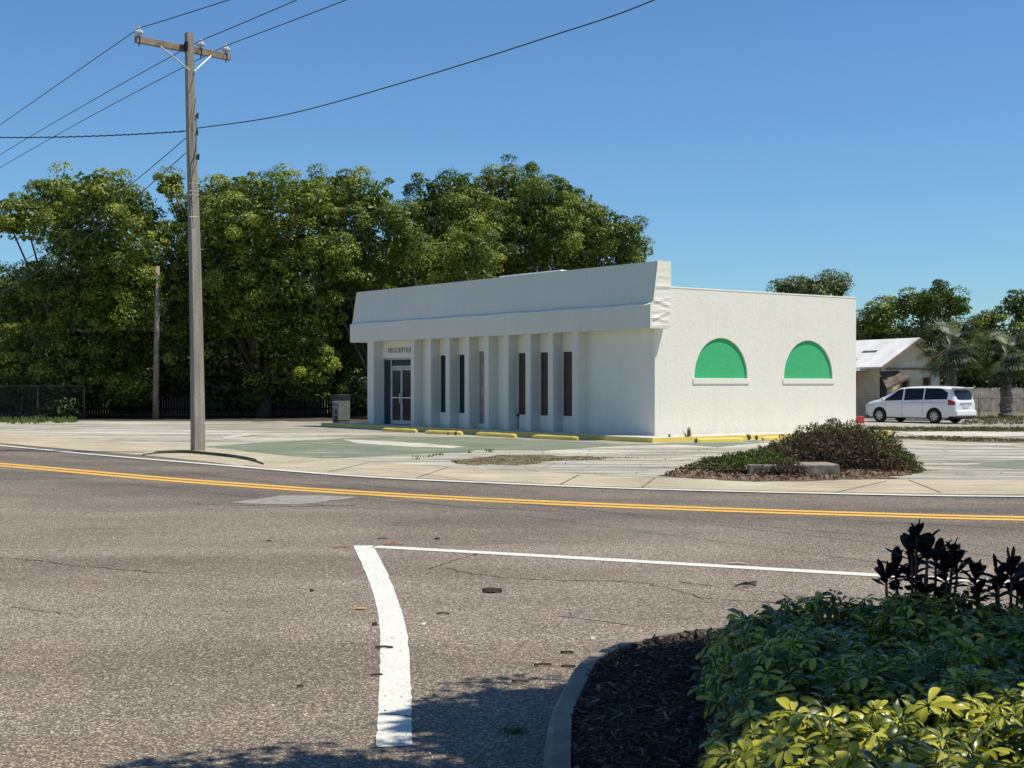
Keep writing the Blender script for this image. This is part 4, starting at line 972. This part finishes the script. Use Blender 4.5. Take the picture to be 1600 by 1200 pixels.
# keep the pocket in front of the block open
k = ~((np.abs(Cj[:, 0]-G(1285, 740).x) < .45) & (Cj[:, 1] < 27.0) & (Cj[:, 0] > G(1253, 740).x)); Cj, Nj, gj = Cj[k], Nj[k], gj[k]
dr = unit(Nj+.8*rng.normal(size=Nj.shape)); b_ = unit(np.cross(dr, unit(rng.normal(size=dr.shape)))); sz = rng.uniform(.02, .055, len(Cj))
quads('foliage', Cj-np.array([jc.x, 28, 0]), dr*sz[:, None], b_*sz[:, None]*.28, jm, je, np.stack([gj]*3, 1))
mb = MB()
for (px, py, Y, rx, ry, rz_) in mounds:
    cx = (px-800)/F*Y-jc.x; n1, n2 = 14, 6
    b = len(mb.v)
    for i in range(n2+1):
        for j in range(n1): a_ = 2*math.pi*j/n1; e_ = math.pi/2*i/n2; mb.v.append((cx+rx*.8*math.cos(a_)*math.cos(e_), Y-28+ry*.8*math.sin(a_)*math.cos(e_), rz_*.8*math.sin(e_)))
    for i in range(n2):
        for j in range(n1): mb.f.append((b+i*n1+j, b+i*n1+(j+1) % n1, b+(i+1)*n1+(j+1) % n1, b+(i+1)*n1+j)); mb.m.append(0)
mb.build('thatch', simple('juniper_thatch', (.05, .038, .028), 1., var=.5, scale=9, bump=1., bscale=20), je)
mb = MB()
for _ in range(120):
    px, py, Y, rx, ry, rz_ = random.choice(mounds[:9]); a_ = random.uniform(math.pi*1.0, 2*math.pi); cx = (px-800)/F*Y-jc.x
    p = Vector((cx+rx*math.cos(a_)*.9, Y-28+ry*math.sin(a_)*.9, rz_*random.uniform(.05, .6))); q = p+Vector((random.uniform(-.25, .25), random.uniform(-.2, .02), random.uniform(-.1, .2)))
    mb.tube([p, (p+q)/2+Vector((0, 0, .04)), q], .007, 4)
dt = mb.build('dead_twigs', simple('dead_wood', (.26, .22, .18), .9), je, fix=False); dt['kind'] = 'stuff'
sb = G(1312, 746.5); o = MB()
ang = math.atan2(.03, 1)
o.box(-1.7, 0, 0, .9, 0, .235); o = o.build('sign_base', simple('stained_block', (.27, .235, .18), .9, var=.6, scale=6, bump=.5), bevel=.02)
o.location = (sb.x, sb.y, .012); o.rotation_euler = (0, 0, R(2)); tag(o, label='low stained concrete block under the front of the juniper mound', cat='concrete base')
lp = [(1035, 744.5), (1070, 733), (1120, 728), (1200, 716), (1300, 712), (1400, 728), (1428, 742), (1380, 749), (1260, 752), (1180, 754), (1110, 750), (1060, 747)]
sheet('leaf_litter_bed', [G(*p).to_2d() for p in lp], .021, simple('litter_soil', (.15, .105, .075), 1., var=.45, scale=9, kind='world', bump=1.), .08, .25, kind='structure')
litm = leaf_mat('litter', [(0., (.10, .06, .04)), (.5, (.2, .13, .085)), (1., (.32, .23, .15))], rough=.9, transl=.1)
def scatter_flat(name, poly_px, n, sz0, sz1, mat, z=.03, label='', cat='', asp=.5, tilt=.35, tm=.5, zr=.02, dens_fn=None):
    pts = []; xs1 = [p[0] for p in poly_px]; ys1 = [p[1] for p in poly_px]
    wp2 = [G(*p).to_2d() for p in poly_px]; x0, x1 = min(p.x for p in wp2), max(p.x for p in wp2); y0, y1 = min(p.y for p in wp2), max(p.y for p in wp2)
    def inside(x, y):
        c = False; m_ = len(wp2)
        for i in range(m_):
            a, b = wp2[i], wp2[i-1]
            if (a.y > y) != (b.y > y) and x < (b.x-a.x)*(y-a.y)/(b.y-a.y)+a.x: c = not c
        return c
    while len(pts) < n:
        x, y = random.uniform(x0, x1), random.uniform(y0, y1)
        if inside(x, y): pts.append((x, y, z+random.uniform(0, zr)))
    C = np.array(pts); Nn = unit(np.array([0, 0, 1.])+tilt*rng.normal(size=C.shape)); t, b = rand_frames(Nn); sz = rng.uniform(sz0, sz1, n); T = np.clip(rng.normal(tm, .25, n), 0, 1)
    o = quads(name, C, t*sz[:, None]*.5, b*sz[:, None]*.5*asp, mat, None, np.stack([T]*3, 1))
    return tag(o, kind='stuff', label=label, cat=cat)
scatter_flat('leaf_litter', lp, 5500, .05, .12, litm, label='brown dead leaf litter around the juniper mound', cat='leaf litter', z=.035, zr=.05, tilt=.7)
grs = leaf_mat('dry_grass', [(0., (.14, .10, .05)), (.5, (.19, .16, .08)), (1., (.09, .13, .04))], rough=.9, transl=.2)
def grass(name, poly, n, h0, h1, mat, label, tm=.5, w_=.012):
    wp2 = [G(*p).to_2d() for p in poly]; x0, x1 = min(p.x for p in wp2), max(p.x for p in wp2); y0, y1 = min(p.y for p in wp2), max(p.y for p in wp2)
    pts = []
    def inside(x, y):
        c = False; m_ = len(wp2)
        for i in range(m_):
            a, b = wp2[i], wp2[i-1]
            if (a.y > y) != (b.y > y) and x < (b.x-a.x)*(y-a.y)/(b.y-a.y)+a.x: c = not c
        return c
    tries = 0
    while len(pts) < n and tries < n*60:
        tries += 1
        cx, cy = random.uniform(x0, x1), random.uniform(y0, y1)
        if inside(cx, cy):
            for _ in range(random.randint(3, 14)): pts.append((cx+random.gauss(0, .06), cy+random.gauss(0, .06), 0))
    C = np.array(pts); m_ = len(C); T = np.array([0, 0, 1.])+.5*rng.normal(size=C.shape); T = unit(T); hh_ = rng.uniform(h0, h1, m_); b = unit(np.cross(T, rng.normal(size=C.shape)))
    C = C+T*hh_[:, None]*.5; tt = np.clip(rng.normal(tm, .25, m_), 0, 1)
    o = quads(name, C, T*hh_[:, None]*.5, b*w_, mat, None, np.stack([tt]*3, 1)); return tag(o, kind='stuff', label=label, cat='grass')
grass('dry_grass', [(712, 721), (790, 712), (860, 713), (1010, 716), (935, 719), (850, 722), (820, 728), (770, 727), (720, 727)], 3200, .015, .045, grs, 'dry brown grass patch in the worn pavement', .2)
grass('verge_grass', [(1352, 669), (1700, 669), (1700, 676), (1500, 675), (1380, 674)], 6000, .05, .13, grs, 'strip of grass along the far edge of the lot', .6, .02)
grass('verge_grass', [(1380, 684), (1460, 683), (1600, 688), (1700, 687), (1700, 691), (1500, 691)], 2500, .04, .1, grs, 'thin broken strip of grass in the lot at the right', .5, .02)
grass('verge_grass', [(1500, 664), (1700, 664), (1700, 652), (1520, 652)], 4000, .05, .2, grs, 'grass around the foot of the right palms', .7, .02)
wd = leaf_mat('weed', [(0., (.06, .08, .02)), (1., (.14, .20, .05))], transl=.3)
grass('weeds', [(-60, 662), (60, 663), (125, 660), (120, 656), (-60, 656)], 1500, .06, .34, wd, 'green weeds along the foot of the left fence', .7, .03)
grass('weeds', [(640, 719.3), (760, 705), (800, 704), (770, 707), (655, 712)], 120, .04, .1, wd, 'weeds in the seam of the green paint', .6, .015)
for i, (px, py, h) in enumerate(((1047, 690.5, .28), (1056, 690, .14), (1075, 690, .5), (1088, 692.5, .16), (1170, 688.5, .25), (1182, 688.5, .2), (712, 680.5, .16), (1245, 687, .2), (700, 680, .1))):
    c = G(px, py); mb = MB()
    for k in range(26):
        a_ = random.uniform(0, 6.28); q = Vector((math.cos(a_)*h*.5*random.random(), math.sin(a_)*h*.4*random.random(), h*random.uniform(.4, 1))); sd = Vector((-math.sin(a_), math.cos(a_), 0))*.012
        mb.add([-sd, sd, q*.6+sd*1.6, q, q*.6-sd*1.6], [(0, 1, 2, 3, 4)])
    o = mb.build('weed', wd if i not in (0, 2) else grs, fix=False); ca = o.data.color_attributes.new('tint', 'FLOAT_COLOR', 'POINT'); ca.data.foreach_set('color', [random.uniform(.2, 1)]*4*len(o.data.vertices)); o.location = c
    lab = ['dry weed on the kerb nearest the building corner', 'small dry weed beside the kerb corner weed', 'tall thin dry weed against the sunlit side wall', 'weed at the left end of the first sunlit wheel stop', 'green weed between the two sunlit wheel stops', 'green weed at the left end of the second sunlit wheel stop', 'weed behind the right end of the second front wheel stop', 'weed on the second sunlit wheel stop by the juniper', 'tiny weed before the second front wheel stop'][i]
    tag(o, label=lab, cat='weed', group='weeds at the building kerb')

# ------------------------------------------------------------ foreground island
outer_px = [(840, 1290), (848, 1199), (854, 1157), (876, 1109), (902, 1067), (945, 1044), (1000, 1026), (1075, 1013), (1180, 1004), (1350, 996), (1600, 992), (1900, 992)]
outer = smooth_path([G(*p).to_2d() for p in outer_px], 6)
cw = .13
def offs(path, d):
    r = []
    for i, p in enumerate(path):
        t = (path[min(i+1, len(path)-1)]-path[max(i-1, 0)]).normalized(); r.append(p+Vector((t.y, -t.x))*d)
    return r
i1 = offs(outer, cw)
mb = MB(); n = len(outer); ot = offs(outer, .02)
for p in outer: mb.v.append((p.x, p.y, 0))
for p in ot: mb.v.append((p.x, p.y, .12+random.uniform(-.003, .003)))
for p in offs(outer, .05): mb.v.append((p.x, p.y, .145+random.uniform(-.003, .003)))
for p in i1: mb.v.append((p.x, p.y, .145))
for p in i1: mb.v.append((p.x, p.y, 0))
for k in range(4):
    for i in range(n-1): mb.f.append((k*n+i, k*n+i+1, (k+1)*n+i+1, (k+1)*n+i)); mb.m.append(0)
kb = mb.build('kerb', M['kerb'], smooth=False); kb['kind'] = 'structure'
sheet('planting_bed', [tuple(p) for p in i1]+[(8, 3), (.4, 3)], .10, simple('mulch_soil', (.035, .025, .022), 1., var=.4, scale=12, kind='world', bump=1.), kind='structure')
# mulch chips
mulm = leaf_mat('mulch_chip', [(0., (.035, .024, .018)), (.5, (.085, .06, .048)), (.85, (.17, .125, .10)), (1., (.32, .25, .2))], rough=.85, transl=0, spec=.3)
bedp = [p for p in i1]+[Vector((3.6, 8.0)), Vector((2.2, 4.5)), Vector((.45, 4.5))]
def pin(x, y, poly):
    c = False
    for i in range(len(poly)):
        a, b = poly[i], poly[i-1]
        if (a.y > y) != (b.y > y) and x < (b.x-a.x)*(y-a.y)/(b.y-a.y)+a.x: c = not c
    return c
mb = MB(); tints = []
cnt = 0
while cnt < 5200:
    x, y = random.uniform(.1, 2.2), random.uniform(5.0, 9.0)
    if not pin(x, y, bedp): continue
    if x > 1.3 and random.random() < .7: continue
    L = random.uniform(.02, .075); wd_ = random.uniform(.007, .022); th = random.uniform(.003, .008)
    Mx_ = Matrix.Translation((x, y, .105+random.uniform(0, .045))) @ Matrix.Rotation(random.uniform(0, 6.28), 4, 'Z') @ Matrix.Rotation(random.gauss(0, .3), 4, 'Y') @ Matrix.Rotation(random.gauss(0, .4), 4, 'X')
    k1, k2 = random.uniform(.5, 1), random.uniform(.3, .9)
    vs = [Mx_ @ Vector(v) for v in ((-L/2, -wd_/2*k1, 0), (L/2, -wd_/2*k2, 0), (L/2, wd_/2*k2, 0), (-L/2, wd_/2*k1, 0), (-L/2, -wd_/2*k1*.8, th), (L/2*.95, -wd_/2*k2*.8, th), (L/2*.95, wd_/2*k2*.8, th), (-L/2, wd_/2*k1*.8, th))]
    mb.add(vs, [(4, 5, 6, 7), (0, 1, 5, 4), (1, 2, 6, 5), (2, 3, 7, 6), (3, 0, 4, 7)]); tv = min(1, max(0, random.gauss(.45, .25))); tints += [tv]*8; cnt += 1
o = mb.build('mulch', mulm, fix=False); ca = o.data.color_attributes.new('tint', 'FLOAT_COLOR', 'POINT')
ca.data.foreach_set('color', np.repeat(np.array(tints, np.float32), 4)); tag(o, kind='stuff', label='dark shredded bark mulch covering the planting bed', cat='mulch')

# leaflet-built plants
def var_leaf():
    m = N('variegated_leaf'); a = m.n('ShaderNodeAttribute', attribute_name='tint'); sp = m.n('ShaderNodeSeparateColor'); m.l(a.outputs['Color'], sp.inputs[0])
    green = m.ramp(sp.outputs[2], [(0., (.035, .065, .008)), (.6, (.075, .12, .010)), (1., (.15, .18, .015))]); yel = m.ramp(sp.outputs[2], [(0., (.36, .37, .03)), (1., (.64, .58, .08))])
    co = m.coord('world'); nz = m.noise(co, 45, 3)
    f = m.math('ADD', m.math('MULTIPLY', sp.outputs[0], 1.15), m.math('SUBTRACT', m.math('MULTIPLY', nz, .9), m.math('MULTIPLY', sp.outputs[1], .62)))
    fac = m.ramp(f, [(.62, 0.), (.72, 1.)])
    c = m.mix(fac, green, yel); m.col(c).set(.34, 0, .45)
    tr = m.n('ShaderNodeBsdfTranslucent'); m.l(m.mix(1., c, (1., 1., .3), 'MULTIPLY'), tr.inputs[0]); mx = m.n('ShaderNodeMixShader'); mx.inputs[0].default_value = .28
    m.l(m.p.outputs[0], mx.inputs[1]); m.l(tr.outputs[0], mx.inputs[2]); m.l(mx.outputs[0], m.out.inputs[0]); return m.m
VL = var_leaf()
class Leaves:
    def __init__(s): s.V = []; s.F = []; s.T = []
    def leaf(s, p, d, nrm, L, W, droop, cup, tint, shape='ob'):
        """p base, d direction, nrm up-ish normal"""
        b = len(s.V); side = d.cross(nrm).normalized(); nrm = side.cross(d).normalized(); K = 6
        ws = {'ob': (.10, .34, .66, .94, 1.0, .86, .34), 'lan': (.25, .7, 1., .95, .7, .4, .02)}[shape]
        q = p.copy(); dd = d.copy(); r3 = random.random()
        for i in range(K+1):
            wv = side*W*.5*ws[i]; up_ = nrm*(cup*ws[i]*W*.5)
            s.V += [q-wv+up_, q, q+wv+up_]; s.T += [(tint, 1, r3), (tint, 0, r3), (tint, 1, r3)]
            dd = (dd-nrm*droop/K).normalized(); nrm = side.cross(dd).normalized(); q = q+dd*L/K
        for i in range(K):
            a = b+i*3; s.F += [(a, a+1, a+4, a+3), (a+1, a+2, a+5, a+4)]
    def build(s, name, mat, parent, org):
        me = bpy.data.meshes.new(name); me.from_pydata([tuple(v-org) for v in s.V], [], s.F); me.materials.append(mat)
        ca = me.color_attributes.new('tint', 'FLOAT_COLOR', 'POINT'); arr = np.ones((len(s.V), 4), np.float32); arr[:, :3] = np.array(s.T, np.float32); ca.data.foreach_set('color', arr.ravel())
        me.polygons.foreach_set('use_smooth', [True]*len(me.polygons)); o = bpy.data.objects.new(name, me); COL.objects.link(o); o.parent = parent; return o
def umbrella(Lv, p, axis, n, L, tint):
    axis = axis.normalized(); t = axis.orthogonal().normalized(); ph = random.uniform(0, 6.28)
    for k in range(n):
        a_ = ph+2*math.pi*k/n+random.gauss(0, .08); rad = (Matrix.Rotation(a_, 3, axis) @ t).normalized(); d = (rad+axis*random.uniform(-.25, .5)).normalized()
        ll = L*random.uniform(.75, 1.12); Lv.leaf(p+d*.012, d, axis, ll, ll*.42, random.uniform(.5, 1.4), random.uniform(.12, .45), min(1, max(0, tint+random.gauss(0, .1))))
stem_g = simple('green_stem', (.07, .09, .03), .6)
def hedge_left(y): return interp([(3, .7), (4.6, .73), (5.3, .80), (6, .90), (7, 1.0), (7.9, 1.13), (8.3, 1.4), (9, 2.)], y)
def hedge_top(x, y):
    e_ = min(1, max(0, (x-hedge_left(y))/.28)); back_ = min(1, max(0, (8.55-y)/.35))
    return (.08+.24*e_**.5)*(.55+.45*back_)*(1+.10*math.sin(x*4.1+y*2.2)+.08*math.sin(x*7.7-y*6.1))
def hedge_plant(label, y0, y1, n, tint_fn, org, x1=None, xmin=None, group=None):
    e = empty('umbrella_shrub', org, label=label, cat='shrub', group=group); Lv = Leaves(); st = MB(); org = Vector(org); c = 0
    while c < n:
        y = random.uniform(y0, y1); x = random.uniform(.5, (x1 or .40*y+.35)); 
        if x < hedge_left(y)+random.uniform(-.04, .04) or (xmin and x < xmin): continue
        h = hedge_top(x, y); lv = random.random()**.6; z = .12+h*(.35+.65*lv)+random.uniform(-.02, .06)
        p = Vector((x, y, z)); ax = Vector((random.gauss(0, .42)-(.5 if x < hedge_left(y)+.25 else 0), random.gauss(-.3, .42), 1))
        umbrella(Lv, p, ax, random.randint(6, 9), random.uniform(.055, .105), tint_fn(x, y, z)); c += 1
        if random.random() < .7:
            q = Vector((x+random.uniform(-.06, .06), y+random.uniform(-.06, .06), .1)); st.tube([q-org, (q+p)/2-org+Vector((.02, 0, .03)), p-org], [.006, .004, .003], 4, cap=False)
    Lv.build('foliage', VL, e, org); st.build('stem', stem_g, e, fix=False); return e
hedge_plant('sunlit yellow and green variegated umbrella shrub nearest the camera', 3.6, 5.6, 1000, lambda x, y, z: random.choice((.08, .3, .45, .6, .85)), (1.5, 4.8, .1), group='umbrella shrubs in the kerbed bed')
hedge_plant('darker green umbrella shrub in shade behind the yellow one', 5.6, 8.45, 1600, lambda x, y, z: random.choice((.05, .15, .3, .42, .55, .7)), (2.2, 7.0, .1), group='umbrella shrubs in the kerbed bed')
# dark upright shrubs
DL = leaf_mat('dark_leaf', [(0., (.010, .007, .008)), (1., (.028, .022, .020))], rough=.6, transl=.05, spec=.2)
def rosette(Lv, c, r, n):
    for k in range(n):
        a_ = 2*math.pi*k*.382+random.gauss(0, .2); f_ = (k/n); el = 1.3-1.5*f_+random.gauss(0, .2)
        d = Vector((math.cos(a_)*math.cos(el), math.sin(a_)*math.cos(el), math.sin(el))); p = c+Vector((0, 0, -r*.55*f_)); nm = Vector((-math.cos(a_)*math.sin(el), -math.sin(a_)*math.sin(el), math.cos(el)))
        Lv.leaf(p, d, nm, r*random.uniform(.75, 1.1), r*.46, random.uniform(-.6, .9), .35, random.random(), 'ob')
def dark_shrub(label, pts, Y, base):
    org = Vector(base); e = empty('dark_shrub', org, label=label, cat='shrub', group='dark upright shrubs'); Lv = Leaves(); st = MB()
    for (px, py, rp) in pts:
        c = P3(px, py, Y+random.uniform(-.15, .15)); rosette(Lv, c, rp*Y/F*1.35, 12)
        st.tube([Vector((org.x+(c.x-org.x)*.6, Y+random.uniform(-.1, .1), .12))-org, Vector((c.x, c.y, c.z-rp*Y/F))-org, c-org], [.010, .008, .006], 6, cap=False)
    Lv.build('foliage', DL, e, org); st.build('stem', M['bark'], e, fix=False)
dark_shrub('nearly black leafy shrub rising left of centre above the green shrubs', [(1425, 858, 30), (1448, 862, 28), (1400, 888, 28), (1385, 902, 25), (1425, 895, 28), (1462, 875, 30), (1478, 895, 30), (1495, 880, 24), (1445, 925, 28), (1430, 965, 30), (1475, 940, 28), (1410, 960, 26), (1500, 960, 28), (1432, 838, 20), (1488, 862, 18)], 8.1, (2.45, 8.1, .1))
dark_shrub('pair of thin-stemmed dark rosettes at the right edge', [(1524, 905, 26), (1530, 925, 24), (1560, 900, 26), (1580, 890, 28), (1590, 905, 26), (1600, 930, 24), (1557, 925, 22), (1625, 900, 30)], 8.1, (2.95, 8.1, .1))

# tree over the bed (outside the frame, its shade falls into the picture)
ct = 1/math.tan(R(63))
def shade_pt(gx, gy, z, gz=0.): 
    k = (z-gz)*ct; return (gx+.975*k, gy-.22*k, z)
te = empty('broadleaf_tree', (7.2, 5.0, 0), label='tree beside the camera whose shade falls over the planting bed', cat='tree')
blobs = [  # ground shadow centre x,y, radius, z
    (1.0, 7.4, .75, 5.4), (.15, 7.55, .42, 5.0), (-.25, 7.15, .38, 5.2), (.1, 7.15, .45, 5.6), (.35, 7.3, .45, 5.9), (.3, 6.85, .42, 5.5), (-.1, 6.7, .3, 5.3), (.45, 6.45, .45, 5.8), (1.9, 7.9, .9, 5.6), (2.9, 7.9, 1.0, 5.4), (.5, 6.7, .55, 5.2), (1.6, 6.75, .75, 5.6), (2.6, 6.8, .9, 5.3), (1.5, 6.35, .6, 5.3), (2.3, 6.3, .5, 5.3), (.95, 5.95, .33, 5.2), (1.65, 5.95, .36, 5.2), (2.4, 5.9, .4, 5.2), (3.0, 6.1, .5, 5.2), (.1, 6.45, .35, 5.0), (3.8, 7.5, 1.0, 5.6), (1.1, 8.1, .6, 5.5),
    (-.6, 6.1, .34, 4.9), (-.1, 6.0, .4, 4.9), (-1.0, 6.1, .28, 4.9), (-1.45, 6.05, .25, 4.9), (.35, 5.8, .35, 4.9), (-.7, 5.7, .5, 4.9), (3.3, 8.6, .9, 5.8), (4.4, 8.5, 1., 5.8), (2.3, 8.75, .55, 5.8), (4.6, 6.5, .9, 5.8), (.35, 6.1, .3, 5.1)]
for gx, gy in ((-3.5, 1.5), (-2.0, 3.6), (-4.5, 3.5), (-1.0, 1.6), (1.0, -.6), (3.0, -.5), (.2, 3.4), (3.8, 1.5), (4.6, 4.6), (5.8, 6.4), (6.2, 3), (-2.5, -1), (4.0, -2.5), (6.4, 8.6), (4.3, 3.0), (6.6, .5), (-4.2, .5), (-.2, -2.5), (2, 1.2)): blobs.append((gx, gy, 1.45, 7.2))  # added unseen canopy, blocks sky light to deepen the foreground shade
lob = []
for gx, gy, r, z in blobs:
    lob.append((shade_pt(gx, gy, z, .3 if gx > .6 else 0), r, .55))
small = [l for l in lob if l[1] < 1.4]; big = [l for l in lob if l[1] >= 1.4]
foliage('crown', small, leafA, te, (7.2, 5.0, 0), cl_per=26, lv=42, lsz=.13, rc=.2, core=.6)
foliage('crown', big, leafA, te, (7.2, 5.0, 0), cl_per=9, lv=45, lsz=.22, rc=.35, core=.8)
mb = MB(); mb.tube([(0, 0, 0), (-.1, 0, 2), (-.3, .4, 4.2)], [.22, .17, .14], 10)
for c, r, s_ in lob: t_ = Vector(c)-Vector((7.2, 5, 0)); mb.tube([(-.3, .4, 4.2), Vector((-.3, .4, 4.2)).lerp(t_, .5)+Vector((0, 0, .25)), t_], [.07, .04, .015], 5)
mb.build('trunk', M['bark'], te)

# debris on the road
chipm = simple('bark_chip', (.06, .035, .03), .9, var=.4, scale=20); 
def debris(px, py, L, W_d, ang_, c, label, kind='fallen_leaf', th=.006):
    p = G(px, py); mb = MB(); n = 8
    for i in range(n+1):
        t = i/n; wv = W_d/2*math.sin(math.pi*(.06+.88*t))**.7*random.uniform(.55, 1.15); x = -L/2+L*t; z = .009+.05*L*math.sin(t*3)+random.uniform(0, .002)
        mb.v += [(x, -wv, z), (x, 0, z+th), (x, wv, z+.002), (x, 0, z-.002)]
    for i in range(n):
        for k in range(4): a = i*4+k; b = i*4+(k+1) % 4; mb.f.append((a, b, b+4, a+4)); mb.m.append(0)
    mb.f += [(0, 1, 2, 3), (n*4, n*4+1, n*4+2, n*4+3)]; mb.m += [0, 0]
    o = mb.build(kind, c); o.location = p; o.rotation_euler = (0, 0, ang_); return tag(o, label=label, cat=kind.replace('_', ' '), group='litter on the road')
yl_ = simple('yellow_leaf', (.45, .30, .10), .7); rl_ = simple('red_leaf', (.28, .05, .03), .7); tl_ = simple('tan_leaf', (.40, .28, .18), .7); dk_ = simple('dark_bark', (.045, .03, .025), .9)
debris(562, 953, .11, .07, .2, yl_, 'yellow fallen leaf left of the thick white curved line')
debris(534, 857, .17, .06, .1, rl_, 'red leaf left of the white corner')
debris(614, 852.5, .22, .06, .3, rl_, 'reddish leaf lying by the start of the thin line')
debris(769, 927, .17, .09, -.25, dk_, 'dark bark chunk alone in the lane between the lines', 'bark_chip', .03)
debris(600, 1015, .12, .025, -.1, dk_, 'dark bark sliver across the thick white line', 'bark_chip', .012)
debris(585, 979, .04, .03, .5, dk_, 'small dark lump at the left border of the thick line', 'bark_chip', .02)
debris(692, 961.5, .10, .015, 0, dk_, 'thin bark sliver right of the thick line', 'bark_chip', .01)
debris(886, 1023.5, .085, .03, -.1, dk_, 'upper bark chip of the three near the kerb', 'bark_chip', .015)
debris(848, 1042.5, .11, .022, .05, dk_, 'left bark chip of the three near the kerb', 'bark_chip', .012)
debris(888, 1045, .09, .022, -.1, dk_, 'lower right bark chip of the three near the kerb', 'bark_chip', .012)
debris(589, 1058, .07, .018, .2, dk_, 'bark sliver touching the thick line low on its left', 'bark_chip', .01)
debris(813, 1068.5, .10, .03, -.1, dk_, 'bark chip at the shadow border', 'bark_chip', .012)
debris(469, 1076, .04, .02, .3, dk_, 'tiny dark chip alone in the lower left asphalt', 'bark_chip', .012)
debris(683, 844, .06, .04, .3, dk_, 'small dark lump above the thin line', 'bark_chip', .02)
debris(598, 843.5, .12, .02, 0, dk_, 'dark sliver above the white corner', 'bark_chip', .01)
debris(1148, 882.5, .24, .08, -.1, tl_, 'tan leaf lying on the thin white line')
debris(1078, 880, .08, .03, -.1, tl_, 'small tan leaf on the thin line')
debris(487, 926, .03, .025, 0, dk_, 'round dark pebble in the middle of the asphalt', 'pebble', .02)
debris(661, 978, .045, .02, 0, M['white_metal'], 'small white pebble right of the thick line', 'pebble', .012)
debris(926, 1001, .035, .03, 0, M['white_metal'], 'white pebble nearest the planting bed', 'pebble', .02)
debris(420, 847, .05, .03, 0, dk_, 'small dark chip far left of the white corner', 'bark_chip', .012)
gm = leaf_mat('gravel', [(0., (.12, .10, .08)), (.5, (.35, .32, .27)), (1., (.6, .57, .5))], rough=.9, transl=0)
scatter_flat('loose_gravel', [(0, 790), (700, 815), (1300, 850), (1300, 900), (900, 1030), (800, 1190), (0, 1190)], 2600, .008, .022, gm, label='loose grit scattered on the asphalt', cat='gravel', z=.012, zr=.004, tilt=.3, asp=.8)
scatter_flat('loose_gravel', [(640, 712), (1100, 700), (1380, 720), (1600, 745), (1050, 745), (760, 733)], 700, .02, .06, gm, label='loose stones and grit on the worn pavement', cat='gravel', z=.02, zr=.01, tilt=.4, asp=.7, tm=.4)
def twig(pts, r, label):
    q = [G(*p)+Vector((0, 0, .02)) for p in pts[0]]; mb = MB(); o0 = q[0].copy()
    for s in pts: mb.tube([G(*p)+Vector((0, 0, .018+.03*(i % 2)))-o0 for i, p in enumerate(s)], r, 5)
    o = mb.build('twig', dk_ if r > .005 else tl_, fix=False); o.location = o0; tag(o, label=label, cat='twig', group='litter on the road')
twig([[(1148, 919), (1165, 919), (1182, 912)], [(1160, 916), (1172, 921), (1181, 918)]], .008, 'dark forked twig in the lane at right')
twig([[(738, 1193), (765, 1178), (788, 1165)]], .0045, 'pale straight stick in the shade at the bottom')
mb = MB(); c = G(803, 1147)
for k in range(60):
    a_ = random.uniform(0, 6.28); p = Vector((random.gauss(0, .035), random.gauss(0, .02), 0)); q = p+Vector((math.cos(a_)*.02, math.sin(a_)*.02, .03)); sd = Vector((-math.sin(a_), math.cos(a_), 0))*.003; mb.add([p-sd, p+sd, q], [(0, 1, 2)])
o = mb.build('moss_tuft', simple('moss', (.05, .09, .015), .9), fix=False); o.location = c+Vector((0, 0, .008)); tag(o, label='small green tuft growing in the shaded asphalt', cat='weed')
